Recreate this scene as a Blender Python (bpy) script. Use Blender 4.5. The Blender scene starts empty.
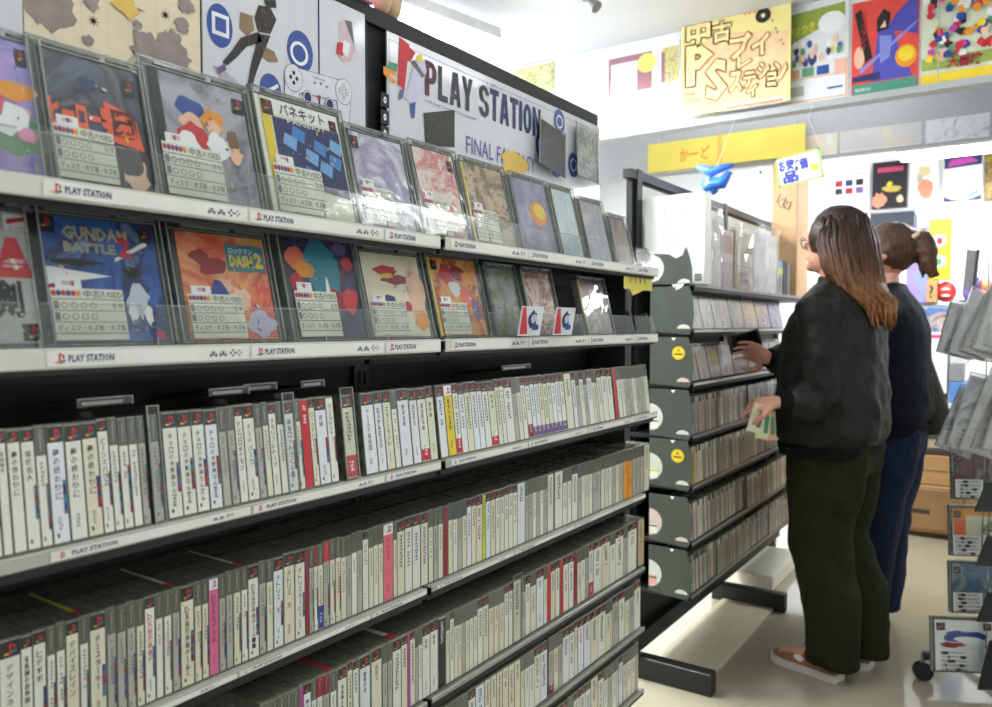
import bpy, math, random
from mathutils import Vector, Matrix, Euler
random.seed(7)
R = math.radians
C = bpy.context.scene.collection
sc = bpy.context.scene

# ------------------------------------------------------------------ camera model
F = 780.; CX, CY = 496., 353.5; YH = 325.; H = 1.22
YAW = math.atan((1034. - CX) / math.hypot(F, CY - YH)); PIT = -math.atan((CY - YH) / F)
FW = Vector((-math.sin(YAW)*math.cos(PIT), math.cos(YAW)*math.cos(PIT), math.sin(PIT)))
RT = Vector((math.cos(YAW), math.sin(YAW), 0)); UP = RT.cross(FW)
def ray(px, py): return FW + RT*((px-CX)/F) - UP*((py-CY)/F)
def onx(px, py, x):
    d = ray(px, py); return Vector((0, 0, H)) + d*(x/d.x)
def ony(px, py, y):
    d = ray(px, py); return Vector((0, 0, H)) + d*(y/d.y)
def Yx(px, x, ratio=.3): return onx(px, YH + ratio*(1034-px), x).y      # distance along a shelf
cam = bpy.data.cameras.new('camera'); cam.sensor_width = 36; cam.lens = 36*F/992; cam.clip_start = .02
co = bpy.data.objects.new('camera', cam); C.objects.link(co); co.location = (0, 0, H)
co.rotation_euler = (R(90)+PIT, 0, YAW); sc.camera = co
cam.dof.use_dof = True; cam.dof.focus_distance = 1.35; cam.dof.aperture_fstop = 5.0

# ------------------------------------------------------------------ materials
MATS = {}
def nt(name):
    m = bpy.data.materials.new(name); m.use_nodes = True; t = m.node_tree; b = t.nodes['Principled BSDF']; return m, t, b
def lin(c): return tuple((x/12.92 if x <= .04045 else ((x+.055)/1.055)**2.4) for x in c[:3]) + (1,)
def mat(name, col, rough=.5, metal=0, coat=0, var=.06, scale=30, bump=0, bscale=200, spec=.5, emit=0):
    """sRGB colour 0..255, slightly mottled by a procedural noise."""
    if name in MATS: return MATS[name]
    m, t, b = nt(name); c = lin([v/255 for v in col]); N = t.nodes; L = t.links
    tc = N.new('ShaderNodeTexCoord'); no = N.new('ShaderNodeTexNoise'); no.inputs['Scale'].default_value = scale
    no.inputs['Detail'].default_value = 3
    rp = N.new('ShaderNodeValToRGB'); e = rp.color_ramp.elements
    e[0].position = .3; e[1].position = .7
    e[0].color = tuple(max(0, v*(1-var)) for v in c[:3]) + (1,); e[1].color = tuple(min(1, v*(1+var)) for v in c[:3]) + (1,)
    L.new(tc.outputs['Object'], no.inputs['Vector']); L.new(no.outputs['Fac'], rp.inputs['Fac']); L.new(rp.outputs['Color'], b.inputs['Base Color'])
    b.inputs['Roughness'].default_value = rough; b.inputs['Metallic'].default_value = metal
    b.inputs['Coat Weight'].default_value = coat; b.inputs['Coat Roughness'].default_value = .06
    b.inputs['Specular IOR Level'].default_value = spec
    if bump:
        n2 = N.new('ShaderNodeTexNoise'); n2.inputs['Scale'].default_value = bscale; n2.inputs['Detail'].default_value = 4
        bp = N.new('ShaderNodeBump'); bp.inputs['Strength'].default_value = bump; bp.inputs['Distance'].default_value = .01
        L.new(tc.outputs['Object'], n2.inputs['Vector']); L.new(n2.outputs['Fac'], bp.inputs['Height']); L.new(bp.outputs['Normal'], b.inputs['Normal'])
    if emit:
        L.new(rp.outputs['Color'], b.inputs['Emission Color']); b.inputs['Emission Strength'].default_value = emit
    MATS[name] = m; return m
def clear(name, tint=(247, 249, 247), gloss=.05, body=.025, rough=.05):
    """thin clear plastic: mostly transparent, some reflection, a little haze."""
    if name in MATS: return MATS[name]
    m = bpy.data.materials.new(name); m.use_nodes = True; t = m.node_tree; N = t.nodes; L = t.links; N.clear()
    o = N.new('ShaderNodeOutputMaterial'); tr = N.new('ShaderNodeBsdfTransparent'); tr.inputs[0].default_value = lin([v/255 for v in tint])
    gl = N.new('ShaderNodeBsdfGlossy'); gl.inputs['Roughness'].default_value = rough
    df = N.new('ShaderNodeBsdfDiffuse'); df.inputs[0].default_value = lin([.8, .82, .8])
    lw = N.new('ShaderNodeLayerWeight'); lw.inputs['Blend'].default_value = .5
    pw = N.new('ShaderNodeMath'); pw.operation = 'POWER'; pw.inputs[1].default_value = 4.5; L.new(lw.outputs['Facing'], pw.inputs[0])
    fr = N.new('ShaderNodeMath'); fr.operation = 'MULTIPLY_ADD'; fr.inputs[1].default_value = .35; fr.inputs[2].default_value = .035; L.new(pw.outputs[0], fr.inputs[0])
    tc = N.new('ShaderNodeTexCoord'); no = N.new('ShaderNodeTexNoise'); no.inputs['Scale'].default_value = 22; no.inputs['Detail'].default_value = 2
    bp = N.new('ShaderNodeBump'); bp.inputs['Strength'].default_value = .12; bp.inputs['Distance'].default_value = .01
    L.new(tc.outputs['Object'], no.inputs['Vector']); L.new(no.outputs['Fac'], bp.inputs['Height']); L.new(bp.outputs['Normal'], gl.inputs['Normal'])
    ad = N.new('ShaderNodeMath'); ad.operation = 'ADD'; ad.inputs[1].default_value = gloss - .04; ad.use_clamp = True
    L.new(fr.outputs[0], ad.inputs[0])
    m1 = N.new('ShaderNodeMixShader'); m1.inputs[0].default_value = body; L.new(tr.outputs[0], m1.inputs[1]); L.new(df.outputs[0], m1.inputs[2])
    m2 = N.new('ShaderNodeMixShader'); L.new(ad.outputs[0], m2.inputs[0]); L.new(m1.outputs[0], m2.inputs[1]); L.new(gl.outputs[0], m2.inputs[2])
    L.new(m2.outputs[0], o.inputs[0]); MATS[name] = m; return m
def art(name, pal, scale=14, dist=2.0, seed=0, rough=.35, coat=0):
    """printed picture: irregular patches of the given colours."""
    if name in MATS: return MATS[name]
    m, t, b = nt(name); N = t.nodes; L = t.links
    tc = N.new('ShaderNodeTexCoord'); mp = N.new('ShaderNodeMapping'); mp.inputs['Location'].default_value = (seed*3.1, seed*1.7, seed*.9)
    no = N.new('ShaderNodeTexNoise'); no.inputs['Scale'].default_value = scale; no.inputs['Detail'].default_value = 8; no.inputs['Roughness'].default_value = .62; no.inputs['Distortion'].default_value = dist
    rp = N.new('ShaderNodeValToRGB'); rp.color_ramp.interpolation = 'LINEAR'
    e = rp.color_ramp.elements; n = len(pal)
    while len(e) < n: e.new(.5)
    for i, c in enumerate(pal):
        e[i].position = .30 + .40*i/max(1, n-1); e[i].color = lin([v/255 for v in c])
    L.new(tc.outputs['Object'], mp.inputs[0]); L.new(mp.outputs[0], no.inputs['Vector']); L.new(no.outputs['Fac'], rp.inputs[0]); L.new(rp.outputs[0], b.inputs['Base Color'])
    b.inputs['Roughness'].default_value = rough; b.inputs['Coat Weight'].default_value = coat
    MATS[name] = m; return m
def emis(name, col, s):
    if name in MATS: return MATS[name]
    m, t, b = nt(name); b.inputs['Base Color'].default_value = (1, 1, 1, 1)
    no = t.nodes.new('ShaderNodeTexNoise'); no.inputs['Scale'].default_value = 2; rp = t.nodes.new('ShaderNodeValToRGB')
    c = lin([v/255 for v in col]); rp.color_ramp.elements[0].color = tuple(v*.97 for v in c[:3])+(1,); rp.color_ramp.elements[1].color = c
    t.links.new(no.outputs[0], rp.inputs[0]); t.links.new(rp.outputs[0], b.inputs['Emission Color'])
    b.inputs['Emission Strength'].default_value = s; MATS[name] = m; return m

paper = mat('label_paper', (228, 229, 214), .35, coat=.3, var=.03)
paper2 = mat('label_paper_cream', (222, 220, 192), .35, coat=.3, var=.03)
paper3 = mat('label_paper_cool', (226, 230, 232), .35, coat=.3, var=.03)
papergrey = mat('label_paper_grey', (176, 176, 164), .35, coat=.3, var=.06)
ink = mat('ink', (38, 38, 42), .5); inkg = mat('ink_grey', (110, 110, 108), .5); inkblack = mat('ink_black', (16, 16, 18), .4, coat=.3)
red = mat('print_red', (200, 40, 52), .4); redd = mat('print_dark_red', (150, 30, 48), .4); pink = mat('print_pink', (222, 104, 150), .4, coat=.3)
blue = mat('print_blue', (40, 70, 150), .4); purple = mat('print_purple', (112, 88, 140), .4); yellow = mat('print_yellow', (232, 204, 50), .4)
green = mat('print_green', (70, 140, 110), .4); orange = mat('print_orange', (232, 150, 40), .4); magenta = mat('print_magenta', (190, 60, 160), .4)
teal = mat('print_teal', (40, 130, 150), .4); navyink = mat('ink_navy', (34, 44, 96), .45); skinink = mat('print_peach', (236, 190, 160), .4)
whiteink = mat('print_white', (240, 240, 240), .4, var=.01); lime = mat('print_lime', (205, 215, 60), .4)
casebody = mat('case_dark', (108, 112, 94), .26, var=.35, scale=60)
caseedge = mat('case_edge', (128, 132, 120), .2, var=.15, scale=90)
casetint = mat('case_header', (92, 96, 84), .2, var=.12, scale=90, coat=.5)
headblk = mat('header_black', (34, 32, 32), .25, coat=.5)
black = mat('black_metal', (22, 23, 24), .45, var=.15, scale=12, bump=.05)
blackp = mat('black_panel', (18, 19, 21), .6, var=.1)
railm = mat('rail_cream', (214, 214, 200), .35, var=.03, coat=.2)
railw = mat('rail_label', (236, 236, 228), .35, var=.02)
plast = clear('clear_plastic'); acryl = clear('clear_acrylic', (244, 246, 244), gloss=.07, body=.08, rough=.14)
sleeve = clear('clear_sleeve', (244, 244, 244), gloss=.10, body=.18, rough=.12)
rimp = mat('plastic_rim', (150, 155, 150), .15, var=.2, scale=70, coat=.6)
PALW = [paper, paper, paper2, paper3, papergrey]

# ------------------------------------------------------------------ text
GL = {}
def glyph(s, bold=0.0):
    k = (s, bold)
    if k in GL: return GL[k]
    cu = bpy.data.curves.new('lettering', 'FONT'); cu.body = s; cu.size = 1; cu.resolution_u = 1; cu.offset = bold
    o = bpy.data.objects.new('lettering', cu); C.objects.link(o)
    dg = bpy.context.evaluated_depsgraph_get(); me = o.evaluated_get(dg).to_mesh()
    vs = [(v.co.x, v.co.y) for v in me.vertices]; fs = [tuple(p.vertices) for p in me.polygons]
    o.evaluated_get(dg).to_mesh_clear(); bpy.data.objects.remove(o); bpy.data.curves.remove(cu)
    if vs:
        x0 = min(v[0] for v in vs); x1 = max(v[0] for v in vs); y0 = min(v[1] for v in vs); y1 = max(v[1] for v in vs)
    else: x0 = y0 = 0; x1 = y1 = 1
    GL[k] = (vs, fs, x0, y0, max(x1-x0, 1e-4), max(y1-y0, 1e-4)); return GL[k]

# ------------------------------------------------------------------ mesh builder
class MB:
    def __init__(s): s.v = []; s.f = []; s.m = []; s.mats = []; s.X = None
    def mi(s, m):
        if m not in s.mats: s.mats.append(m)
        return s.mats.index(m)
    def add(s, vs, fs, m):
        b = len(s.v)
        if s.X is not None: vs = [tuple(s.X @ Vector(v)) for v in vs]
        s.v += [tuple(v) for v in vs]; i = s.mi(m)
        for f in fs: s.f.append(tuple(a+b for a in f)); s.m.append(i)
    def box(s, x0, y0, z0, x1, y1, z1, m):
        v = [(x0,y0,z0),(x1,y0,z0),(x1,y1,z0),(x0,y1,z0),(x0,y0,z1),(x1,y0,z1),(x1,y1,z1),(x0,y1,z1)]
        s.add(v, [(0,3,2,1),(4,5,6,7),(0,1,5,4),(1,2,6,5),(2,3,7,6),(3,0,4,7)], m)
    def cbox(s, x0, y0, z0, x1, y1, z1, m, c=.002):
        """box with chamfered edges"""
        def ring(z, d): return [(x0+d,y0,z),(x1-d,y0,z),(x1,y0+d,z),(x1,y1-d,z),(x1-d,y1,z),(x0+d,y1,z),(x0,y1-d,z),(x0,y0+d,z)]
        def ringi(z): return [(x0+c,y0+c,z)]*1
        b = []
        lo = [(x0+c,y0+c,z0),(x1-c,y0+c,z0),(x1-c,y0+c,z0),(x1-c,y1-c,z0),(x1-c,y1-c,z0),(x0+c,y1-c,z0),(x0+c,y1-c,z0),(x0+c,y0+c,z0)]
        hi = [(a[0],a[1],z1) for a in lo]
        vs = lo + ring(z0+c, c) + ring(z1-c, c) + hi; fs = []
        for k in range(3):
            for i in range(8):
                j = (i+1) % 8; fs.append((k*8+i, k*8+j, k*8+8+j, k*8+8+i))
        fs.append((5,3,1,0)[::1]); fs.append((24,25,27,29))
        s.add(vs, fs, m)
    def q(s, x0, z0, x1, z1, y, m): s.add([(x0,y,z0),(x1,y,z0),(x1,y,z1),(x0,y,z1)], [(0,1,2,3)], m)
    def poly(s, pts, y, m): s.add([(p[0], y, p[1]) for p in pts], [tuple(range(len(pts)))], m)
    def disc(s, cx, cz, rx, rz, y, m, n=20, a0=0, a1=360):
        s.poly([(cx+rx*math.cos(R(a0+(a1-a0)*i/n)), cz+rz*math.sin(R(a0+(a1-a0)*i/n))) for i in range(n if a1-a0 == 360 else n+1)], y, m)
    def ringd(s, cx, cz, r0, r1, y, m, n=24):
        vs = [];
        for i in range(n):
            a = 2*math.pi*i/n; vs += [(cx+r0*math.cos(a), y, cz+r0*math.sin(a)), (cx+r1*math.cos(a), y, cz+r1*math.sin(a))]
        s.add(vs, [(2*i, 2*i+1, (2*i+3) % (2*n), (2*i+2) % (2*n)) for i in range(n)], m)
    def text(s, t, x0, z0, x1, z1, y, m, bold=0.0, slant=0, rot=0):
        vs, fs, gx, gy, gw, gh = glyph(t, bold); out = []
        for a, b in vs:
            u = (a-gx)/gw; w = (b-gy)/gh
            if rot: u, w = w, 1-u
            out.append((x0+(x1-x0)*(u), y, z0+(z1-z0)*w + slant*u))
        s.add(out, fs, m)
    def vtext(s, t, xc, ztop, cell, y, m, wx=.86, bold=.008):
        for i, ch in enumerate(t):
            if ch == ' ': continue
            if ch == 'ー':
                s.q(xc-cell*.06, ztop-(i+.9)*cell, xc+cell*.06, ztop-(i+.1)*cell, y, m); continue
            sm = .55 if ch in 'ッャュョィァェ' else .84
            s.text(ch, xc-cell*wx*sm/2, ztop-(i+.5+sm/2)*cell, xc+cell*wx*sm/2, ztop-(i+.5-sm/2)*cell, y, m, bold)
    def strokes(s, xc, ztop, w, cell, n, y, m, rnd):
        """illegible small writing: little crossing bars, one cluster per character"""
        for i in range(n):
            if rnd.random() < .08: continue
            zt = ztop - i*cell; h = cell*.8
            for k in range(rnd.choice((2, 3, 3))):
                z = zt - h*(.15+.3*k); s.q(xc-w*rnd.uniform(.3, .5), z-h*.07, xc+w*rnd.uniform(.3, .5), z+h*.05, y, m)
            x = xc + w*rnd.uniform(-.3, .3); s.q(x-w*.09, zt-h*.95, x+w*.09, zt, y-.00003, m)
    def tube(s, pts, rad, m, seg=12, ref=(0, 0, 1), cap=True):
        P = [Vector(p) for p in pts]; n = len(P); vs = []; rf = Vector(ref)
        for i in range(n):
            d = (P[min(i+1, n-1)] - P[max(i-1, 0)]); d.normalize()
            a = d.cross(rf)
            if a.length < 1e-3: a = d.cross(Vector((1, .1, 0)))
            a.normalize(); b = a.cross(d)
            r = rad[i] if isinstance(rad, (list, tuple)) else rad
            ra, rb = r if isinstance(r, (list, tuple)) else (r, r)
            for k in range(seg):
                t = 2*math.pi*k/seg; vs.append(P[i] + a*(ra*math.cos(t)) + b*(rb*math.sin(t)))
        fs = []
        for i in range(n-1):
            for k in range(seg):
                l = (k+1) % seg; fs.append((i*seg+k, i*seg+l, (i+1)*seg+l, (i+1)*seg+k))
        if cap: fs.append(tuple(reversed(range(seg)))); fs.append(tuple(range((n-1)*seg, n*seg)))
        s.add(vs, fs, m)
    def loft(s, rings, m, seg=24, p=2.3):
        """horizontal rings (cx, cy, z, rx, ry)"""
        vs = []; n = len(rings)
        for (cx, cy, z, rx, ry) in rings:
            for k in range(seg):
                t = 2*math.pi*k/seg; c, d = math.cos(t), math.sin(t)
                vs.append((cx+rx*math.copysign(abs(c)**(2/p), c), cy+ry*math.copysign(abs(d)**(2/p), d), z))
        fs = []
        for i in range(n-1):
            for k in range(seg):
                l = (k+1) % seg; fs.append((i*seg+k, i*seg+l, (i+1)*seg+l, (i+1)*seg+k))
        fs.append(tuple(reversed(range(seg)))); fs.append(tuple(range((n-1)*seg, n*seg)))
        s.add(vs, fs, m)
    def ell(s, c, r, m, n=16, k=12):
        vs = [(c[0], c[1], c[2]-r[2])]; fs = []
        for i in range(1, k):
            a = -math.pi/2+math.pi*i/k
            for j in range(n):
                t = 2*math.pi*j/n; vs.append((c[0]+r[0]*math.cos(a)*math.cos(t), c[1]+r[1]*math.cos(a)*math.sin(t), c[2]+r[2]*math.sin(a)))
        vs.append((c[0], c[1], c[2]+r[2])); L = len(vs)-1
        for j in range(n):
            l = (j+1) % n; fs.append((0, 1+l, 1+j)); fs.append((L, L-n+j, L-n+l))
            for i in range(k-2): fs.append((1+i*n+j, 1+i*n+l, 1+(i+1)*n+l, 1+(i+1)*n+j))
        s.add(vs, fs, m)
    def mesh(s, name):
        me = bpy.data.meshes.new(name); me.from_pydata(s.v, [], s.f); me.validate(); 
        for m in s.mats: me.materials.append(m)
        if len(me.polygons) == len(s.m): me.polygons.foreach_set('material_index', s.m)
        me.update(); return me
    def build(s, name, parent=None, loc=(0, 0, 0), rot=(0, 0, 0), smooth=False, bevel=0):
        me = s.mesh(name)
        if smooth: me.polygons.foreach_set('use_smooth', [True]*len(me.polygons))
        o = bpy.data.objects.new(name, me); C.objects.link(o); o.location = loc; o.rotation_euler = rot
        if parent is not None: o.parent = parent
        if bevel:
            b = o.modifiers.new('bevel', 'BEVEL'); b.width = bevel; b.segments = 2; b.limit_method = 'ANGLE'
        return o
def empty(name, loc=(0, 0, 0), rot=(0, 0, 0), parent=None):
    o = bpy.data.objects.new(name, None); C.objects.link(o); o.location = loc; o.rotation_euler = rot; o.empty_display_size = .05
    if parent: o.parent = parent
    return o
def tag(o, label, cat, group=None, kind=None):
    o['label'] = label; o['category'] = cat
    if group: o['group'] = group
    if kind: o['kind'] = kind
    return o
def struct(o): o['kind'] = 'structure'; return o
def remesh(mb, vox, smooth=6, disp=0, dscale=.08, name='body'):
    o = mb.build(name); r = o.modifiers.new('r', 'REMESH'); r.mode = 'VOXEL'; r.voxel_size = vox; r.use_smooth_shade = True
    sm = o.modifiers.new('s', 'SMOOTH'); sm.factor = .5; sm.iterations = smooth
    if disp:
        tx = bpy.data.textures.new('folds', 'CLOUDS'); tx.noise_scale = dscale; tx.noise_depth = 2
        d = o.modifiers.new('d', 'DISPLACE'); d.texture = tx; d.strength = disp; d.mid_level = .5; d.texture_coords = 'LOCAL'
        s2 = o.modifiers.new('s2', 'SMOOTH'); s2.iterations = 2
    dg = bpy.context.evaluated_depsgraph_get(); me = bpy.data.meshes.new_from_object(o.evaluated_get(dg))
    ms = mb.mats[0]; bpy.data.objects.remove(o)
    me.materials.clear(); me.materials.append(ms); me.polygons.foreach_set('use_smooth', [True]*len(me.polygons))
    me.polygons.foreach_set('material_index', [0]*len(me.polygons)); return me
def addmesh(me, name, parent=None):
    o = bpy.data.objects.new(name, me); C.objects.link(o)
    if parent: o.parent = parent
    return o

def pslogo(b, x0, z0, x1, z1, y, big=False):
    """the console maker's mark: upright red P over a yellow, green and blue S"""
    w = x1-x0; h = z1-z0
    P = lambda pts, m, d=0: b.poly([(x0+w*a, z0+h*c) for a, c in pts], y-d, m)
    P([(.10,.18),(.30,.10),(.44,.16),(.42,.22),(.26,.20),(.16,.26)], orange)
    P([(.02,.10),(.36,.02),(.40,.10),(.14,.20)], yellow)
    P([(.58,.14),(.96,.26),(.98,.34),(.84,.38),(.58,.30)], green)
    P([(.58,.02),(.98,.20),(.96,.26),(.58,.12)], blue)
    P([(.42,.04),(.56,.0),(.56,.96),(.42,1.0)], red, .0001)
    P([(.56,.96),(.80,.86),(.90,.72),(.86,.52),(.70,.46),(.70,.56),(.74,.66),(.70,.76),(.56,.82)], red, .0001)
def arc(cx, cy, rx, ry, ix, iy, a0, a1, n=8):
    out = []
    for i in range(n):
        t, u = R(a0+(a1-a0)*i/n), R(a0+(a1-a0)*(i+1)/n)
        out.append([(cx+rx*math.cos(t), cy+ry*math.sin(t)), (cx+rx*math.cos(u), cy+ry*math.sin(u)), (cx+ix*math.cos(u), cy+iy*math.sin(u)), (cx+ix*math.cos(t), cy+iy*math.sin(t))][::(1 if a1 > a0 else -1)])
    return out
BR = lambda a, c, d, e: [(a, c), (d, c), (d, e), (a, e)]
BLK = {'L': [BR(0, 0, .36, 1), BR(.36, 0, .92, .18)], 'T': [BR(.32, 0, .68, .82), BR(0, .82, 1, 1)], 'I': [BR(.1, 0, .9, 1)],
 'P': [BR(0, 0, .36, 1), BR(.36, .82, .5, 1), BR(.36, .36, .5, .52)]+arc(.5, .68, .48, .32, .14, .15, -90, 90),
 'A': [[(0, 0), (.33, 0), (.56, .86), (.50, 1), (.28, 1)], [(.67, 0), (1, 0), (.72, 1), (.50, 1), (.44, .86)], BR(.3, .2, .7, .36)],
 'Y': [BR(.32, 0, .68, .48), [(0, 1), (.32, .45), (.60, .45), (.35, 1)], [(1, 1), (.65, 1), (.40, .45), (.68, .45)]],
 'N': [BR(0, 0, .32, 1), BR(.68, 0, 1, 1), [(.68, 0), (.78, .25), (.32, 1), (.2, .8)]],
 'O': arc(.5, .5, .5, .5, .15, .32, 0, 360, 18),
 'S': arc(.5, .72, .5, .28, .15, .12, 0, 250, 12)+arc(.5, .28, .5, .28, .15, .12, 180, 430, 12)+[[(.02, .62), (.33, .62), (.98, .38), (.67, .38)]]}
def block(b, ch, x0, z0, x1, z1, y, m):
    for k, pg in enumerate(BLK[ch]): b.poly([(x0+(x1-x0)*p[0], z0+(z1-z0)*p[1]) for p in pg], y-.00002*(k % 3), m)
def icons(b, x, z, s, y):
    """row of small pad pictograms printed at the end of each rail label"""
    for k in range(2):
        cx = x+k*s*1.5
        b.disc(cx, z, s*.45, s*.3, y, inkg, 10); b.disc(cx-s*.4, z-s*.25, s*.22, s*.25, y-.0001, inkg, 8); b.disc(cx+s*.4, z-s*.25, s*.22, s*.25, y-.0001, inkg, 8)
        b.disc(cx-s*.25, z+s*.02, s*.12, s*.12, y-.0002, railw, 6); b.disc(cx+s*.25, z+s*.02, s*.12, s*.12, y-.0002, railw, 6)
    for dx, dz in ((0, .35), (.35, 0), (0, -.35), (-.35, 0)): b.disc(x+s*3.1+dx*s, z+dz*s, s*.17, s*.17, y, ink, 8)
    for dx, dz in ((.0, .3), (.3, 0), (0, -.3), (-.3, 0)): b.disc(x+s*4.1+dx*s, z+dz*s, s*.14, s*.14, y, inkg, 8)

# ------------------------------------------------------------------ the room
CEIL = 2.5
floorm = mat('floor_vinyl', (154, 149, 128), .12, var=.05, scale=3, coat=.4, spec=.6)
wallm = mat('wall_white', (232, 234, 236), .7, var=.02, scale=4)
ceilm = mat('ceiling_paint', (214, 217, 220), .8, var=.02, scale=4)
def slab(name, a, b, m):
    k = MB(); k.box(*a, *b, m); return struct(k.build(name))
slab('floor', (-3.2, -1.6, -.06), (1.9, 6.1, 0), floorm)
slab('ceiling', (-3.2, -1.6, CEIL), (1.9, 6.1, CEIL+.06), ceilm)
slab('wall_left', (-3.2, -1.6, 0), (-3.14, 6.1, CEIL), wallm)
slab('wall_right', (1.84, -1.6, 0), (1.9, 6.1, CEIL), wallm)
slab('wall_back', (-3.14, 6.04, 0), (1.84, 6.1, CEIL), wallm)
slab('wall_front', (-3.14, -1.6, 0), (1.84, -1.54, CEIL), wallm)

# ------------------------------------------------------------------ shelving rack 1 (the near one)
XF, XC, XB = -.774, -.815, -.962         # rail front, spine plane, back panel
Y0, YB, Y1 = .116, .976, 1.838
SHZ = dict(r1=1.360, r2=1.197, r3=1.003, r4=.791, r5=.603, r6=.446, r7=.288, r8=.13)
ROTF = (0, 0, R(90))                      # local x runs along the shelf, local -y faces the aisle
rack = empty('shelving_rack', (XF, Y0, 0))
tag(rack, 'long black shelving rack with cream label rails, filled with game cases', 'rack', 'black game shelving racks')
def inrack(mb, name, parent=rack, rootloc=None, **k):
    o = mb.build(name, parent, **k); return o
def W2L(x, y): return (x-XF, y-Y0)
def rbox(mb, x0, y0, z0, x1, y1, z1, m): mb.box(x0-XF, y0-Y0, z0, x1-XF, y1-Y0, z1, m)
b = MB(); rbox(b, XB-.012, Y0, .04, XB, Y1, 1.745, blackp); b.build('back_panel', rack)
for yy in (Y0, YB, Y1):
    b = MB(); rbox(b, XB-.03, yy-.018, 0, XB+.008, yy+.018, 1.765, black)
    for k in range(34):
        z = .3+k*.043; b.box(XB+.0085-XF, yy-.003-Y0-.006, z, XB+.0095-XF, yy-Y0-.003, z+.024, mat('slot_black', (6, 6, 7), .8)); b.box(XB+.0085-XF, yy-Y0+.004, z, XB+.0095-XF, yy-Y0+.010, z+.024, MATS['slot_black'])
    b.build('post', rack)
b = MB(); rbox(b, XB-.02, Y0, 1.74, XB+.012, Y1+.01, 1.768, black); b.build('top_frame', rack)
for yy in (.30, YB, Y1-.03):
    b = MB(); rbox(b, XB-.02, yy-.025, 0, -.72, yy+.025, .07, black); b.build('foot', rack)
LP = .236; L0 = .604
for ri, (rk, z) in enumerate(SHZ.items()):
    disp = rk in ('r1', 'r2'); xr = 0 if ri < 3 else -.030
    for (ya, yb) in ((Y0, YB-.006), (YB+.006, Y1)):
        s = MB()
        rbox(s, XB, ya, z-.016, XF+xr-.002, yb, z-.003, black)
        rbox(s, XB, ya, z-.045, XB+.02, yb, z-.016, black)
        rbox(s, XF+xr-.02, ya, z-.026, XF+xr-.012, yb, z-.016, black)
        so = s.build('shelf', rack)
        hh = .018 if disp else (.0115 if ri < 3 else (.0075 if ri < 4 else .006))
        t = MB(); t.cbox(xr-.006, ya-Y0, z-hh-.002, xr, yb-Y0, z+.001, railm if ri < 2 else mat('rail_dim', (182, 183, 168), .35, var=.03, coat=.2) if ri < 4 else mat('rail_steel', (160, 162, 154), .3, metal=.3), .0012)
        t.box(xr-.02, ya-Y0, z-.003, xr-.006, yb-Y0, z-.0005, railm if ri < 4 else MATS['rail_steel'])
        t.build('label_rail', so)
        # printed strips slid into the rail
        k = math.ceil((ya-L0)/LP) if ya < L0 else 0
        start = L0+LP*math.floor((ya-L0)/LP) if ya < .5 else ya+.012
        y = start; st = MB(); any_ = False
        zc = z-hh/2-.0005; fh = hh*.5
        while y < yb-.03:
            ye = min(y+LP-.004, yb-.004); ys = max(y, ya+.004)
            if ye-ys > .05 and ys > .2 and (ri < 4 or ys > 9):
                any_ = True
                st.q(ys, zc-hh*.42, ye, zc+hh*.42, -.0012, railw)
                if y >= ya: pslogo(st, y+.006, zc-fh*.55, y+.006+fh*1.3, zc+fh*.6, -.0016)
                if y+.018 > ya: st.text('PLAY STATION', y+.020, zc-fh*.42, min(y+.066, ye), zc+fh*.42, -.0016, navyink, .03)
                if ye > y+.2: icons(st, y+.183, zc, fh*.95, -.0016)
                elif ye-y > .14: icons(st, ye-.05, zc, fh*.95, -.0016)
            y += LP
        if any_:
            o = st.build('label_strip', so); o.location = (xr, -Y0, 0); o.rotation_euler = (0, 0, R(90))
        if disp:
            y = ya+.004
            lp = MB()
            while y < yb-.02:
                w = min(.118, yb-y-.003)
                lp.add([(.0, y-Y0, z+.001), (.0, y+w-Y0, z+.001), (-.010, y+w-.008-Y0, z+.044), (-.010, y+.004-Y0, z+.044)], [(0, 1, 2, 3)], acryl)
                lp.add([(.0, y-Y0, z+.001), (.0, y+w-Y0, z+.001), (-.035, y+w-Y0, z+.001), (-.035, y-Y0, z+.001)], [(0, 1, 2, 3)], acryl)
                lp.box(-.0108, y+.004-Y0, z+.0435, -.0092, y+w-.008-Y0, z+.0445, rimp)
                lp.box(-.001, y-Y0, z+.001, .0005, y+.0014-Y0, z+.01, rimp)
                y += .121
            lp.build('acrylic_lip', so)
b = MB(); rbox(b, XB+.008, Y1-.004, .1, -.862, Y1+.004, 1.345, mat('end_plate_green', (62, 70, 60), .5)); b.build('side_frame', rack)
# side panel with disc cut-out shapes at the aisle end of the two display shelves
for z in (SHZ['r1'], SHZ['r2']):
    b = MB(); pts = []
    for i in range(13):
        a = R(180*i/12); pts.append((-.055+.0-.055*math.cos(a)*1, .06+.045*math.sin(a)))
    prof = [(XB-XF+.02, 0), (-.02, 0), (-.02, .03), (-.035, .055), (-.07, .045), (-.10, .075), (-.12, .10), (XB-XF+.02, .115)]
    vs = [(p[0], Y1-Y0, z+p[1]) for p in prof]+[(p[0], Y1-Y0+.004, z+p[1]) for p in prof]; n = len(prof)
    b.add(vs, [tuple(range(n)), tuple(range(2*n-1, n-1, -1))]+[(i, (i+1) % n, n+(i+1) % n, n+i) for i in range(n)], mat('end_plate_green', (70, 78, 68), .5))
    b.build('end_plate', rack)

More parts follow.
